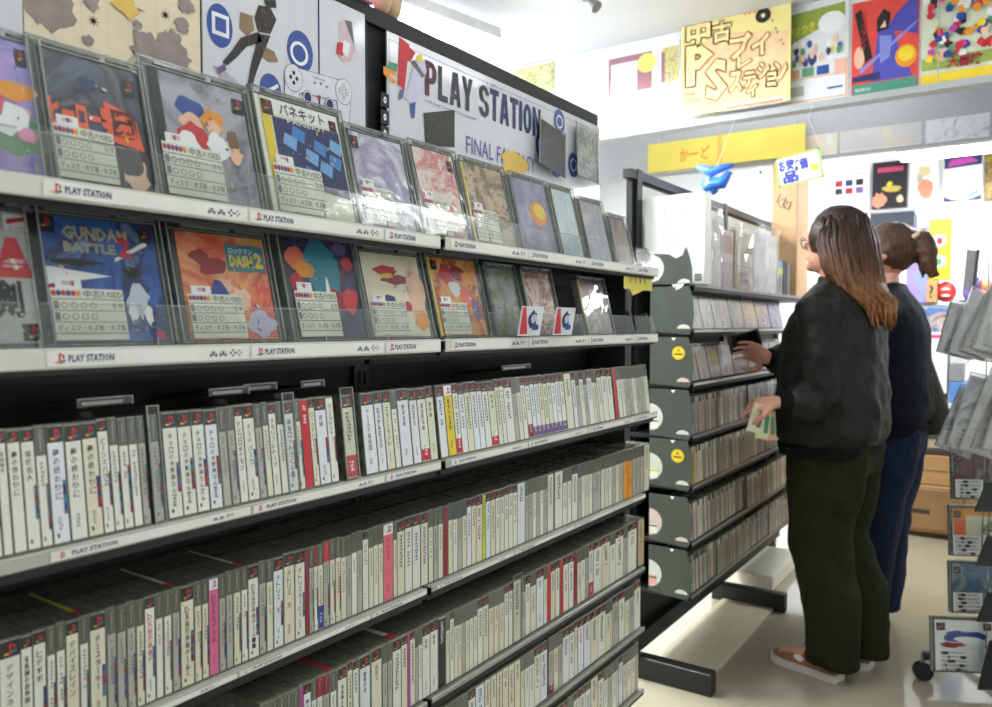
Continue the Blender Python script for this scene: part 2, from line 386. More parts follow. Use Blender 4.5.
# ------------------------------------------------------------------ signs along the top of rack 1
def board(name, ya, yb, za, zb, label, cat, x=XB+.016, m=None, extra=None, group=None, thick=.003):
    b = MB(); w = yb-ya
    b.box(0, 0, 0, w, thick, zb-za, m or mat('sign_white', (216, 218, 222), .4, coat=.5, var=.02))
    if extra: extra(b, w, zb-za)
    o = b.build(name, loc=(x+thick, ya, za), rot=ROTF); return tag(o, label, cat, group)
def ypx(px, x=XB+.019, py=60): return onx(px, py, x).y
za = SHZ['r1']+.012
land = mat('map_land', (150, 138, 132), .5, var=.12, scale=60); cream = mat('map_cream', (232, 218, 186), .5, var=.05, scale=14)
def mapart(b, w, h):
    rnd = random.Random(3)
    cnt = [0]
    def blot(cx, cz, r, m=land, n=26, ax=1):
        cnt[0] += 1; b.poly([(cx+ax*r*(1+rnd.uniform(-.28, .28))*math.cos(2*math.pi*i/n), cz+r*(1+rnd.uniform(-.28, .28))*math.sin(2*math.pi*i/n)) for i in range(n)], -.0006-.00012*cnt[0], m)
    X = lambda px: onx(px, 40, XB+.019).y-ypx(25); Z = lambda px, py: onx(px, py, XB+.019).z-za
    for px, py, r in ((52, 5, .028), (50, 20, .012), (148, 45, .017), (155, 58, .022), (172, 45, .018), (178, 60, .02), (170, 58, .014), (138, 25, .006), (137, 33, .005), (186, 5, .012), (182, 25, .01), (92, 3, .01), (88, 40, .006), (147, 52, .02)):
        blot(X(px), Z(px, py), r)
    blot(X(125), Z(125, 3), .016, mat('map_yellow', (226, 190, 90), .5)); b.poly([(X(134), Z(134, 6)), (X(146), Z(146, 12)), (X(137), Z(137, 10))], -.0007, navyink)
    for px, py in ((166, 15), (94, 21)):
        cx, cz = X(px), Z(px, py)
        for k in range(8):
            a = k*math.pi/4; c, s_ = math.cos(a)*.008, math.sin(a)*.008
            b.poly([(cx+c, cz+s_), (cx-s_*.12, cz+c*.12), (cx+s_*.12, cz-c*.12)], -.0008, ink)
    for k in range(7): b.q(w*k/7, 0, w*k/7+.0006, h, -.0004, mat('map_line', (214, 200, 172), .5))
board('map_poster', ypx(25), ypx(201), za, 1.80, 'cream world map poster with grey continents above the top shelf', 'poster', m=cream, extra=mapart, thick=.002)
board('sign_board', ypx(-60), ypx(23.5), za, 1.82, 'plain white board beside the cream map poster', 'sign')
psblue = mat('sign_blue', (52, 84, 158), .4, coat=.4)
def consolart(b, w, h):
    y0 = ypx(203)
    X = lambda px, py=60: onx(px, py, XB+.019).y-y0; Z = lambda px, py: onx(px, py, XB+.019).z-za
    # square symbol
    b.disc(X(220), Z(220, 26), .021, .030, -.0006, psblue, 28)
    b.box(X(212), -.0012, Z(220, 36), X(229), -.0007, Z(220, 14), whiteink); b.q(X(215), Z(220, 32), X(226), Z(220, 18), -.0014, psblue)
    # circle symbol
    b.disc(X(300), Z(300, 52), .026, .032, -.0006, psblue, 28); b.ringd(X(299), Z(300, 54), .013, .018, -.0009, whiteink)
    # cross / triangle symbol cut by the case tops
    b.disc(X(270), Z(270, 90), .020, .024, -.0006, psblue, 28); b.poly([(X(262), Z(265, 92)), (X(277), Z(277, 84)), (X(278), Z(277, 87)), (X(264), Z(265, 96))], -.0009, whiteink)
    # plain armoured figure in black and bronze
    inkblack = art('armour_print', [(24, 24, 30), (70, 62, 56), (30, 30, 38), (150, 130, 100)], 55, 3)
    bz = mat('print_bronze', (146, 120, 92), .5)
    def P(pts, m, d=.001): b.poly([(X(a, c), Z(a, c)) for a, c in pts], -d, m)
    P([(240, 12), (252, 16), (254, 30), (247, 36), (239, 28)], bz); P([(262, 45), (274, 52), (278, 62), (268, 62), (258, 54)], bz)
    P([(258, 5), (270, 8), (276, 20), (270, 34), (258, 32), (254, 18)], inkblack, .0012); P([(240, 38), (258, 32), (262, 42), (246, 47), (236, 58), (226, 66), (222, 62), (232, 50)], inkblack, .0013)
    P([(258, 34), (270, 36), (262, 56), (256, 72), (252, 86), (247, 86), (250, 66), (254, 50)], inkblack, .0013)
    P([(216, 68), (224, 64), (226, 70), (218, 74)], purple, .0015); P([(245, 84), (253, 84), (252, 92), (245, 90)], purple, .0015)
    P([(263, 0), (275, 0), (276, 8), (266, 8)], inkblack, .0014)
    P([(212, 64), (226, 72), (246, 90), (243, 91), (220, 78)], mat('print_grey', (180, 182, 186), .5), .0011)
    # divider
    b.q(X(318), 0, X(319.5), h, -.0007, navyink)
    # game pad line drawing
    wl = whiteink
    cx0, cz0 = X(293, 78), Z(293, 78); cx1, cz1 = X(343, 92), Z(343, 92)
    b.poly([(cx0, cz0+.0178), (cx1, cz1+.0178), (cx1+.0028, cz1-.0168), (cx0, cz0-.0208)], -.0009, ink)
    b.poly([(cx0, cz0+.017), (cx1, cz1+.017), (cx1+.002, cz1-.016), (cx0, cz0-.020)], -.0011, mat('pad_white', (222, 224, 226), .4))
    for cx, cz, sg in ((cx0, cz0, -1), (cx1, cz1, 1)):
        for d_, m_ in ((0, ink), (.0009, MATS['pad_white'])): b.poly([(cx-.0175+d_, cz), (cx-.015+sg*.004+d_, cz-.052+d_), (cx-.004+sg*.006, cz-.060+d_), (cx+.009+sg*.004-d_, cz-.050+d_), (cx+.0175-d_, cz)], -.00105-d_*.2, m_)
    for cx, cz in ((cx0, cz0), (cx1, cz1)):
        b.disc(cx, cz, .0185, .021, -.0014, ink, 28); b.disc(cx, cz, .0178, .0202, -.0016, MATS['pad_white'], 28)
    for px, py in ((307, 98), (329, 105)):
        cx, cz = X(px, py), Z(px, py); b.disc(cx, cz, .0098, .0118, -.0018, ink, 24); b.disc(cx, cz, .0090, .0108, -.0020, wl, 24); b.disc(cx, cz, .0072, .0088, -.0022, navyink, 24)
    for dx, dz in ((.006, 0), (-.006, 0), (0, .0075), (0, -.0075)): b.disc(cx0+dx, cz0+dz, .0030, .0035, -.0019, ink, 8)
    for dx, dz in ((.007, 0), (-.007, 0), (0, .008), (0, -.008)):
        b.disc(cx1+dx, cz1+dz, .0042, .0048, -.0019, ink, 14); b.disc(cx1+dx, cz1+dz, .0033, .0039, -.0021, wl, 14); b.disc(cx1+dx, cz1+dz, .0014, .0017, -.0023, inkg, 8)
    for px, py in ((314, 83), (320, 84), (326, 87)): b.disc(X(px, py), Z(px, py), .0018, .0022, -.0018, ink, 8)
    b.text('PLAYSTATION', X(312, 78), Z(312, 78), X(324, 78), Z(312, 78)+.003, -.0018, ink)
    b.q(X(317, 97), Z(317, 98), X(320, 97), Z(317, 95), -.002, red)
    # pale seated figure, plain
    P([(338, 22), (344, 20), (350, 24), (352, 40), (356, 50), (350, 62), (342, 62), (336, 50), (340, 38)], mat('print_pale_rose', (214, 190, 196), .5)); P([(344, 20), (351, 22), (354, 46), (349, 34)], inkg, .0013); P([(337, 42), (346, 44), (342, 56), (336, 54)], red, .0014)
    P([(343, 40), (350, 44), (347, 58), (342, 52)], whiteink, .0015)
board('game_pad_sign', ypx(203), ypx(365), za, 1.745, 'white sign with blue symbols, dark figure and game pad line drawing', 'sign', extra=consolart)
def shopsign(b, w, h):
    y0 = 1.032
    X = lambda px, py=110: onx(px, py, XB+.019).y-y0; Z = lambda px, py: onx(px, py, XB+.019).z-za
    def P(pts, m, d=.001): b.poly([(X(a, c), Z(a, c)) for a, c in pts], -d, m)
    for a in (0, 1):
        b.q(.004, h-.014, w-.004, h-.0132, -.0006, inkg); b.q(.004, 0, .0048, h-.013, -.0006, inkg)
    # mark
    P([(399, 37), (409, 45), (404, 90), (397, 84)], red, .0012)
    P([(409, 47), (415, 53), (410, 62), (406, 60), (408, 53)], red, .0013)
    P([(383, 66), (396, 72), (396, 76), (388, 74), (396, 82), (393, 84), (383, 74)], orange); P([(389, 62), (397, 64), (396, 72), (386, 68)], green, .0012)
    # plain figure in white and purple
    P([(415, 62), (424, 60), (426, 72), (422, 80), (424, 96), (412, 104), (404, 98), (409, 82), (411, 70)], mat('print_lilac', (206, 206, 226), .5), .0016)
    P([(410, 62), (414, 60), (424, 76), (421, 78)], inkg, .0018); P([(417, 55), (422, 55), (422, 62), (416, 62)], yellow, .0018); P([(409, 104), (415, 102), (414, 118), (411, 118)], psblue, .0018); P([(399, 90), (404, 88), (402, 98), (398, 100)], purple, .0018)
    # lettering, each letter on its own so that the two colours follow the sign
    t0, t1 = (424, 58, 94), (540, 113, 138)
    xa, xb = X(424, 75), X(541, 125); zb0 = Z(424, 92); zt0 = Z(424, 57); zb1 = Z(541, 141); zt1 = Z(541, 112)
    zb = (zb0+zb1)/2; zt = (zt0+zt1)/2
    s = 'PLAY STATION'; ws = [1, .9, 1, 1, .45, 1, .9, 1, .9, .42, 1, 1]; tot = sum(ws); u = 0
    g1, g2 = mat('letter_grey', (70, 66, 72), .5), mat('letter_navy', (44, 58, 104), .5)
    g0 = mat('letter_maroon', (92, 50, 62), .5)
    for ch, k in zip(s, ws):
        if ch != ' ': block(b, ch, xa+(xb-xa)*(u+.04*k)/tot, zb, xa+(xb-xa)*(u+k*.93)/tot, zt, -.0012, g0 if u < .5 else (g1 if u < 5 else g2))
        u += k
    b.text('SCEI. Sony Computer Entertainment', X(424, 97), zb-.014, X(476, 116), zb-.0075, -.0012, ink)
    b.text('FINAL FANTASY', X(466, 130), Z(500, 163), X(535, 150), Z(500, 163)+.034, -.0012, mat('letter_violet', (98, 106, 170), .5))
    # dark photo sticker
    P([(423, 113), (454, 110), (454, 147), (425, 146)], art('dark_photo', [(22, 22, 16), (60, 56, 36), (34, 33, 24), (84, 78, 54)], 22, 3), .0016)
    # plain yellow bird-coloured patch (generic)
    yl = mat('print_gold', (226, 190, 84), .5)
    n = 26; rnd = random.Random(5); cx, cz = X(514, 160), Z(514, 165)
    b.poly([(cx+.052*(1+rnd.uniform(-.22, .22))*math.cos(2*math.pi*i/n), cz+.030*(1+rnd.uniform(-.22, .22))*math.sin(2*math.pi*i/n)) for i in range(n)], -.0020, yl)
    # blue symbol ovals with rings
    for px, py, k in ((559, 122, 0), (573, 165, 1), (556, 165, 2), (541, 145, 3)):
        b.disc(X(px, py), Z(px, py), .026, .030, -.0009-.0001*k, psblue, 26); b.ringd(X(px, py), Z(px, py), .012, .016, -.0016, whiteink)
    # three boxed pictograms
    for px, py in ((384, 100), (384, 117), (384, 133)):
        b.q(X(380.5, py), Z(384, py+7), X(388.5, py), Z(384, py-7), -.001, ink); b.disc(X(384.5, py), Z(384, py), .004, .006, -.0014, whiteink, 10); b.disc(X(384.5, py), Z(384, py), .0014, .002, -.0018, ink, 8)
board('shop_sign', 1.032, 1.846, za, 1.735, 'long white sign reading PLAY STATION above the far half of the top shelf', 'sign', extra=shopsign)
# booklets hanging in front of that sign
def pouch(px0, px1, py0, py1, sl, m, name, label, grp, x=-.93):
    a = onx(px0, py0, x); c = onx(px1, py1, x); h = abs(a.z-c.z); w = abs(c.y-a.y)
    b = MB(); b.box(0, 0, -h, w, .002, 0, m); b.box(-.004, -.0018, -h-.004, w+.004, -.0008, .006, plast)
    for e in (0, w): b.box(e-.0045, -.0022, -h-.004, e-.003, 0, .006, rimp)
    o = b.build(name, loc=(x, a.y, a.z), rot=(R(-4), R(sl), R(90))); return tag(o, label, 'booklet', grp)
pouch(541, 566, 118, 172, 9, art('booklet_dark', [(14, 18, 34), (44, 58, 100), (24, 28, 44), (100, 112, 140)], 30, 3), 'booklet', 'dark blue booklet in clear sleeve hung on the long white sign', None)
pouch(577, 597, 124, 182, 4, art('booklet_pale', [(200, 204, 210), (150, 150, 158), (230, 232, 236), (120, 112, 116)], 26, 2, 4), 'booklet', 'pale booklet in clear sleeve at the far end of the long sign', None)

# ------------------------------------------------------------------ face-out cases
def pricecard(b, w, h, y, rnd):
    cw, ch = w*.60, h*.40; x0 = .002; z0 = .004
    b.q(x0, z0, x0+cw, z0+ch, y, paper)
    zt = z0+ch
    for k, m in enumerate((red, blue, red, blue, red, orange)): b.disc(x0+cw*(.04+.065*k), zt-ch*.10, cw*.034, ch*.06, y-.0002, m, 8)
    b.text('中古/USED', x0+cw*.44, zt-ch*.18, x0+cw*.99, zt-ch*.03, y-.0002, ink, .01)
    for k in range(4): b.q(x0, zt-ch*(.22+.22*k), x0+cw, zt-ch*(.205+.22*k), y-.0002, ink)
    for k in range(2):
        for j in range(4): b.disc(x0+cw*(.16+.13*j), zt-ch*(.33+.22*k), cw*.05, ch*.06, y-.0002, inkg, 10); b.disc(x0+cw*(.16+.13*j), zt-ch*(.33+.22*k), cw*.035, ch*.045, y-.0003, paper, 8)
        b.q(x0+cw*.02, zt-ch*(.40+.22*k), x0+cw*.09, zt-ch*(.25+.22*k), y-.0002, inkg)
    b.text('旧 特', x0+cw*.82, zt-ch*.39, x0+cw*.97, zt-ch*.27, y-.0002, ink)
    b.text('ディスク・キズ有・キズ有', x0+cw*.04, zt-ch*.83, x0+cw*.97, zt-ch*.70, y-.0002, ink, .01)
TRAY = mat('tray_dark', (40, 42, 42), .3, coat=.3)
def jewel(name, cov, row, xb=-.800, lean=14, thick=.014, cover=None, extra=None, label='', price=True, group=None, spine=None, outer=.005, hang=None, cat='game case'):
    """cover = px of the picture's left, right (at its foot), top and foot (px rows)."""
    L, Rr, T, B = cov; z = SHZ[row]+.003
    ya, yb = onx(L, B, xb).y, onx(Rr, B, xb).y; w = yb-ya
    xm = xb-.03; px = (L+Rr)/2
    h = (onx(px, T, xm).z - z)/math.cos(R(lean))
    h -= outer
    rnd = random.Random(int(L*7))
    root = empty(name, (xb, ya, z), (R(-lean), 0, R(90))); tag(root, label, cat, group)
    # jewel case: tray and clear lid
    b = MB(); b.box(-.010, .001, 0, w+.003, thick-.001, h+.002, TRAY); b.box(-.0105, -.0008, 0, -.001, .001, h+.002, mat('tray_hinge', (66, 68, 66), .25, coat=.5))
    for e in ((-.011, 0, -.010, h+.002), (w+.003, 0, w+.0045, h+.002)): b.box(e[0], -.001, e[1], e[2], thick, e[3], rimp)
    b.box(-.011, -.001, -.0012, w+.0045, thick, 0, rimp); b.box(-.011, -.001, h+.002, w+.0045, thick, h+.0032, rimp)
    b.build('jewel_case', root)
    c = MB(); c.box(0, -.0004, .002, w, .0009, h, cover or paper)
    if spine: c.box(-.0095, -.0012, .002, -.0015, -.0009, h, spine); 
    if extra: extra(c, w, h)
    pal = [whiteink, inkg, skinink, navyink, redd, papergrey, purple, yellow]
    for k in range(16):
        u, v, s_ = rnd.uniform(.12, .88), rnd.uniform(.10, .80), rnd.uniform(.008, .030); m = rnd.choice(pal); t_ = rnd.uniform(0, 3.1); e_ = rnd.uniform(.25, .6)
        if price and u < .66 and v < .5: continue
        c.poly([(w*(u+s_*(math.cos(a_)*math.cos(t_)-e_*math.sin(a_)*math.sin(t_))), h*(v+s_*(math.cos(a_)*math.sin(t_)+e_*math.sin(a_)*math.cos(t_)))) for a_ in [2*math.pi*q_/9 for q_ in range(9)]], -.0026-.00001*k, m)
    c.build('cover_booklet', root)
    if price:
        p = MB(); pricecard(p, w, h, -.0030, rnd); p.q(w*.06, h*.42, w*.27, h*.50, -.0034, whiteink)
        p.strokes(w*.165, h*.485, w*.12, h*.05, 1, -.0036, redd, rnd); p.build('price_card', root)
    # clear protective box around it
    o = MB(); e = outer; y0, y1 = -.006, thick+.004
    x0, x1, z1 = -.012-e*.4, w+.005+e*.4, h+.004+e
    o.q(x0, 0, x1, z1, y0, plast)
    for (a, c_, d, f_) in ((x0, 0, x0+.0012, z1), (x1-.0012, 0, x1, z1), (x0, z1-.0012, x1, z1), (x0, 0, x1, .0012)): o.box(a, y0, c_, d, y1, f_, plast)
    for a in (x0, x1-.0014): o.box(a, y0-.0004, 0, a+.0014, y0+.0008, z1, rimp)
    o.box(x0, y0-.0004, z1-.0018, x1, y0+.0008, z1, rimp)
    o.box(x0+w*.18, y0+.004, z1-.004, x1-w*.45, y0+.007, z1-.0005, rimp); o.box(x1-w*.38, y0+.004, z1-.004, x1-.004, y0+.007, z1-.0005, rimp)
    o.build('protective_box', root)
    return root
def blobs(b, w, h, items, d=.0008):
    for k, (cx, cz, rx, rz, m) in enumerate(items):
        rnd = random.Random(k*13+int(cx*100)); n = 16
        b.poly([(w*(cx+rx*(1+rnd.uniform(-.25, .25))*math.cos(2*math.pi*i/n)), h*(cz+rz*(1+rnd.uniform(-.25, .25))*math.sin(2*math.pi*i/n))) for i in range(n)], -d-.00012*k, m)
def badge(b, w, h, x, z, s=.13):
    b.q(w*x, h*z, w*(x+s), h*(z+s), -.0016, inkblack); pslogo(b, w*(x+.02), h*(z+.04), w*(x+s-.02), h*(z+s-.01), -.0020)
G1 = 'face-out game cases on the top shelf'; G2 = 'face-out game cases on the second shelf'
def e1(b, w, h):
    blobs(b, w, h, [(.65, .30, .5, .14, mat('pr_g', (110, 150, 110), .5)), (.60, .42, .28, .12, whiteink), (.35, .52, .22, .16, mat('pr_p', (216, 90, 110), .5)), (.72, .62, .24, .08, orange), (.8, .30, .12, .05, mat('pr_k', (226, 150, 190), .5))]); badge(b, w, h, .78, .82)
jewel('game_case', (-38, 49, 34, 152), 'r1', cover=art('c1', [(120, 130, 200), (176, 150, 214), (110, 120, 190), (214, 180, 220)], 10, 1), extra=e1, label='pastel purple and green game case beside the plain white board, top shelf', price=False, group=G1)
def e2(b, w, h):
    om = mat('title_orange', (236, 96, 60), .45)
    b.text('ヒーロー字', w*.02, h*.40, w*.66, h*.66, -.0016, om, .05, slant=-h*.0); b.poly([(w*.58, h*.38), (w*.96, h*.34), (w*.90, h*.62), (w*.58, h*.70)], -.0014, om)
    b.text('園', w*.64, h*.42, w*.90, h*.64, -.0020, mat('title_dk', (90, 30, 30), .5), .03)
    blobs(b, w, h, [(.82, .14, .14, .15, skinink), (.78, .24, .17, .10, mat('hair_br', (60, 48, 44), .5)), (.45, .80, .1, .06, navyink)]); badge(b, w, h, .82, .78)
jewel('game_case', (57, 154, 60, 168), 'r1', cover=art('c2', [(40, 44, 60), (80, 88, 110), (30, 32, 44), (120, 120, 134)], 12, 2, 2), extra=e2, label='dark blue game case with big orange school title, top shelf', group=G1)
def e3(b, w, h):
    b.q(0, 0, w*.10, h, -.0010, inkblack)
    blobs(b, w, h, [(.38, .74, .15, .10, blue), (.38, .62, .12, .09, skinink), (.36, .50, .17, .12, red), (.30, .44, .12, .10, whiteink), (.60, .68, .12, .10, orange), (.60, .62, .07, .07, skinink), (.62, .48, .12, .10, whiteink), (.80, .52, .05, .14, mat('print_brown', (130, 96, 70), .5)), (.80, .42, .08, .06, skinink)]); badge(b, w, h, .86, .80)
jewel('game_case', (167, 261, 80, 188), 'r1', cover=art('c3', [(150, 150, 162), (180, 178, 190), (110, 108, 120), (200, 200, 206)], 9, 1, 3), extra=e3, label='grey game case with red and orange figures on its cover, top shelf', group=G1)
def e4(b, w, h):
    b.q(w*.12, h*.86, w*.98, h*.99, -.001, whiteink); b.text('パネキット', w*.22, h*.865, w*.80, h*.975, -.0014, ink, .02); b.text('PANEKIT', w*.3, h*.81, w*.8, h*.845, -.0014, whiteink)
    bl = mat('toy_blue', (70, 130, 200), .4); bl2 = mat('toy_blue2', (120, 170, 220), .4)
    b.poly([(w*.12, h*.30), (w*.98, h*.22), (w*.98, h*.84), (w*.12, h*.84)], -.0008, navyink)
    for k, (x, z) in enumerate(((.2, .62), (.32, .7), (.45, .52), (.58, .62), (.62, .44), (.76, .52), (.80, .66), (.40, .36))): b.poly([(w*x, h*z), (w*(x+.15), h*(z-.05)), (w*(x+.19), h*(z+.06)), (w*(x+.04), h*(z+.10))], -.0012-.0001*k, bl if k % 2 else bl2)
    b.q(0, h*.3, w*.1, h*.95, -.001, yellow); badge(b, w, h, .01, .84); badge(b, w, h, .86, .84, .1)
jewel('game_case', (279, 356, 106, 209), 'r1', cover=paper2, extra=e4, spine=paper, label='white game case with blue block toys on a navy panel, top shelf', group=G1)
pale = lambda n, s: art(n, s, 12, 2, hash(n) % 50 if False else len(n)*3)
def ebadge(b, w, h): badge(b, w, h, .82, .80)
def ebl(b, w, h): badge(b, w, h, .0, .82)
jewel('game_case', (366, 417, 138, 224), 'r1', cover=art('c5', [(200, 196, 210), (150, 140, 176), (224, 222, 230), (120, 112, 150)], 11, 1.5, 5), extra=ebl, label='purple game case with painted glare under the left end of the long sign, top shelf', group=G1)  # whitish glare on the purple cover is put into its palette
jewel('game_case', (429, 468, 152, 236), 'r1', cover=art('c6', [(226, 210, 200), (206, 110, 110), (236, 224, 214), (180, 70, 84)], 16, 2, 6), extra=ebadge, label='cream game case with a red floral picture, top shelf', group=G1)
jewel('game_case', (478, 516, 168, 243), 'r1', cover=art('c7', [(170, 140, 110), (110, 90, 70), (206, 180, 150), (90, 96, 60)], 14, 2, 7), spine=yellow, label='tan and brown game case with a yellow strip, top shelf', group=G1)
def e8(b, w, h): b.disc(w*.62, h*.55, w*.26, h*.17, -.001, orange); b.disc(w*.66, h*.58, w*.17, h*.11, -.0014, yellow)
jewel('game_case', (526, 558, 182, 250), 'r1', cover=art('c8', [(90, 90, 120), (140, 140, 170), (180, 184, 200)], 10, 1, 8), extra=e8, label='slate blue game case with an orange ball picture, top shelf', group=G1, price=False)
jewel('game_case', (565, 584, 192, 254), 'r1', cover=art('c9', [(170, 200, 214), (214, 226, 232), (130, 160, 180)], 10, 1, 9), label='pale icy blue game case, top shelf near its far end', group=G1, price=False)
jewel('game_case', (592, 612, 204, 258), 'r1', cover=art('c10', [(204, 206, 214), (160, 160, 176), (222, 222, 226)], 12, 1, 10), label='silvery grey game case, top shelf near its far end', group=G1, price=False)
jewel('game_case', (619, 633, 220, 262), 'r1', cover=art('c11', [(90, 80, 84), (150, 120, 110), (60, 58, 66)], 16, 1, 11), label='small dark brown game case, last on the top shelf', group=G1, price=False, thick=.010)
def f1(b, w, h):
    b.poly([(w*.46, h*.50), (w*.96, h*.50), (w*.80, h*.80), (w*.66, h*.80)], -.001, red); b.q(w*.66, h*.86, w*.98, h*.98, -.0009, whiteink)
    b.poly([(w*.70, h*.90), (w*.96, h*.94), (w*.96, h*.97), (w*.70, h*.94)], -.0012, red); b.text('剣', w*.42, h*.20, w*.78, h*.48, -.0014, inkblack, .04); b.q(w*.72, h*.03, w*.96, h*.16, -.001, inkblack); pslogo(b, w*.78, h*.05, w*.92, h*.15, -.0014)
    b.text('KONAMI', w*.74, h*.865, w*.94, h*.89, -.0014, red); b.strokes(w*.72, h*.64, w*.3, h*.045, 2, -.0014, whiteink, random.Random(3))
jewel('game_case', (-36, 46, 206, 336), 'r2', cover=art('d1', [(214, 214, 210), (190, 190, 188), (150, 152, 152)], 8, 1, 1), extra=f1, label='light grey game case with red triangle and black brush kanji, second shelf', price=False, group=G2)
def f2(b, w, h):
    b.text('GUNDAM', w*.18, h*.82, w*.74, h*.93, -.0014, mat('tt', (176, 170, 140), .4), .04); b.text('BATTLE', w*.18, h*.72, w*.62, h*.80, -.0014, MATS['tt'], .04); b.text('2', w*.64, h*.70, w*.76, h*.88, -.0018, red, .05)
    b.poly([(w*.02, h*.46), (w*.55, h*.54), (w*.02, h*.60)], -.0012, whiteink); b.poly([(w*.60, h*.66), (w*.92, h*.82), (w*.90, h*.85), (w*.60, h*.69)], -.0013, whiteink)
    blobs(b, w, h, [(.74, .46, .13, .10, navyink), (.76, .34, .10, .14, mat('pr_gb', (190, 200, 214), .4)), (.70, .26, .04, .08, whiteink), (.84, .24, .04, .08, whiteink), (.74, .58, .07, .06, inkblack), (.28, .64, .2, .03, inkblack), (.05, .42, .06, .05, redd)])
    badge(b, w, h, .0, .86); badge(b, w, h, .85, .84, .11); b.q(w*.88, h*.03, w*.96, h*.10, -.0014, red)
jewel('game_case', (54, 170, 217, 340), 'r2', cover=art('d2', [(30, 60, 130), (50, 100, 180), (20, 36, 90), (120, 160, 210)], 10, 2, 2), extra=f2, label='bright blue game case with grey robot and red numeral 2, second shelf', group=G2, spine=inkblack)
def f3(b, w, h):
    b.q(w*.52, h*.66, w*.98, h*.92, -.0010, mat('pr_tl', (60, 130, 150), .4)); b.text('DASH', w*.55, h*.70, w*.83, h*.82, -.0014, yellow, .05); b.text('2', w*.85, h*.70, w*.95, h*.86, -.0016, yellow, .06); b.text('ロックマン', w*.56, h*.83, w*.84, h*.89, -.0014, whiteink, .02); b.text('CAPCOM', w*.66, h*.94, w*.94, h*.98, -.0014, yellow, .03)
    blobs(b, w, h, [(.34, .70, .16, .09, mat('pr_dr', (150, 44, 40), .4)), (.22, .78, .10, .06, redd), (.45, .52, .10, .07, skinink), (.38, .44, .10, .12, blue), (.62, .40, .12, .10, skinink), (.8, .16, .18, .12, mat('pr_pl', (196, 190, 220), .4))])
jewel('game_case', (192, 279, 233, 336), 'r2', cover=art('d3', [(236, 120, 80), (244, 170, 120), (220, 80, 60), (250, 200, 160)], 9, 2, 3), extra=f3, label='orange game case with teal DASH 2 title box, second shelf', group=G2)
def f4(b, w, h):
    blobs(b, w, h, [(.48, .62, .26, .30, teal), (.12, .72, .12, .10, mat('pr_or', (230, 110, 80), .4)), (.22, .62, .14, .08, orange), (.1, .50, .1, .08, red), (.8, .84, .1, .06, purple), (.88, .70, .08, .06, red), (.6, .35, .18, .10, redd), (.84, .36, .12, .12, red), (.52, .44, .03, .14, whiteink)]); b.text('CAPCOM', w*.66, h*.91, w*.95, h*.96, -.0020, yellow, .03)
jewel('game_case', (300, 367, 228, 338), 'r2', cover=art('d4', [(30, 36, 80), (60, 60, 110), (20, 24, 56), (120, 50, 70)], 12, 2, 4), extra=f4, label='dark blue and teal game case in a thick clear box, second shelf', group=G2, thick=.022, xb=-.797)
def f5(b, w, h):
    blobs(b, w, h, [(.40, .80, .20, .06, red), (.52, .70, .24, .06, redd), (.4, .74, .12, .03, yellow), (.36, .42, .14, .08, navyink), (.62, .38, .14, .06, red), (.86, .5, .16, .34, skinink), (.9, .2, .12, .12, orange)])
jewel('game_case', (375, 431, 253, 337), 'r2', cover=art('d5', [(232, 220, 190), (240, 230, 206), (224, 200, 170)], 9, 1, 5), extra=f5, label='cream game case with jagged red title, second shelf', group=G2)
def f6(b, w, h):
    blobs(b, w, h, [(.30, .80, .16, .12, red), (.55, .82, .16, .10, redd), (.76, .72, .14, .12, orange), (.44, .62, .14, .10, whiteink), (.66, .52, .14, .12, mat('pr_or', (230, 110, 80), .4)), (.84, .36, .10, .16, purple)]); badge(b, w, h, .0, .84, .12)
jewel('game_case', (444, 488, 258, 338), 'r2', cover=art('d6', [(220, 120, 60), (240, 170, 90), (180, 60, 50), (236, 200, 150)], 14, 2, 6), extra=f6, spine=yellow, label='orange crowded-scene game case with a yellow spine strip, second shelf', group=G2)
jewel('game_case', (500, 524, 268, 336), 'r2', cover=art('d7', [(60, 66, 50), (110, 130, 70), (150, 150, 160), (180, 184, 196)], 14, 2, 7), label='dark green topped game case behind small cards, second shelf', group=G2, price=False)  # the pale greys put glare on the green cover into its colour
jewel('game_case', (536, 560, 272, 334), 'r2', cover=art('d8', [(170, 60, 60), (220, 200, 190), (140, 40, 50), (236, 226, 210)], 16, 2, 8), label='cream bordered game case with a red picture, second shelf', group=G2, price=False, spine=paper2)
jewel('game_case', (590, 612, 281, 336), 'r2', cover=art('d9', [(150, 120, 110), (110, 84, 80), (190, 170, 150)], 16, 2, 9), spine=yellow, label='brown game case with yellow strip, last on the second shelf', group=G2, price=False)
for i, (pa, pb, s) in enumerate(((517, 539, 'beside the dark green topped case'), (552, 571, 'beside the cream bordered case'))):
    a = onx(pa, 332, -.758); c = onx(pb, 332, -.758); w = c.y-a.y; b = MB()
    b.box(0, 0, 0, w, .001, .054, paper3); b.poly([(w*.05, .003), (w*.40, .003), (w*.2, .052), (w*.05, .052)], -.0004, red)
    blobs(b, w, .054, [(.55, .55, .2, .28, navyink), (.6, .6, .12, .16, mat('pr_gb', (190, 200, 214), .4)), (.7, .3, .16, .12, blue)])
    tag(b.build('picture_card', loc=(-.7565, a.y, SHZ['r2']+.0035), rot=(R(-14+24), 0, R(90))), 'small red and blue picture card on the clear lip, '+s, 'card', 'small cards on the second shelf lip')

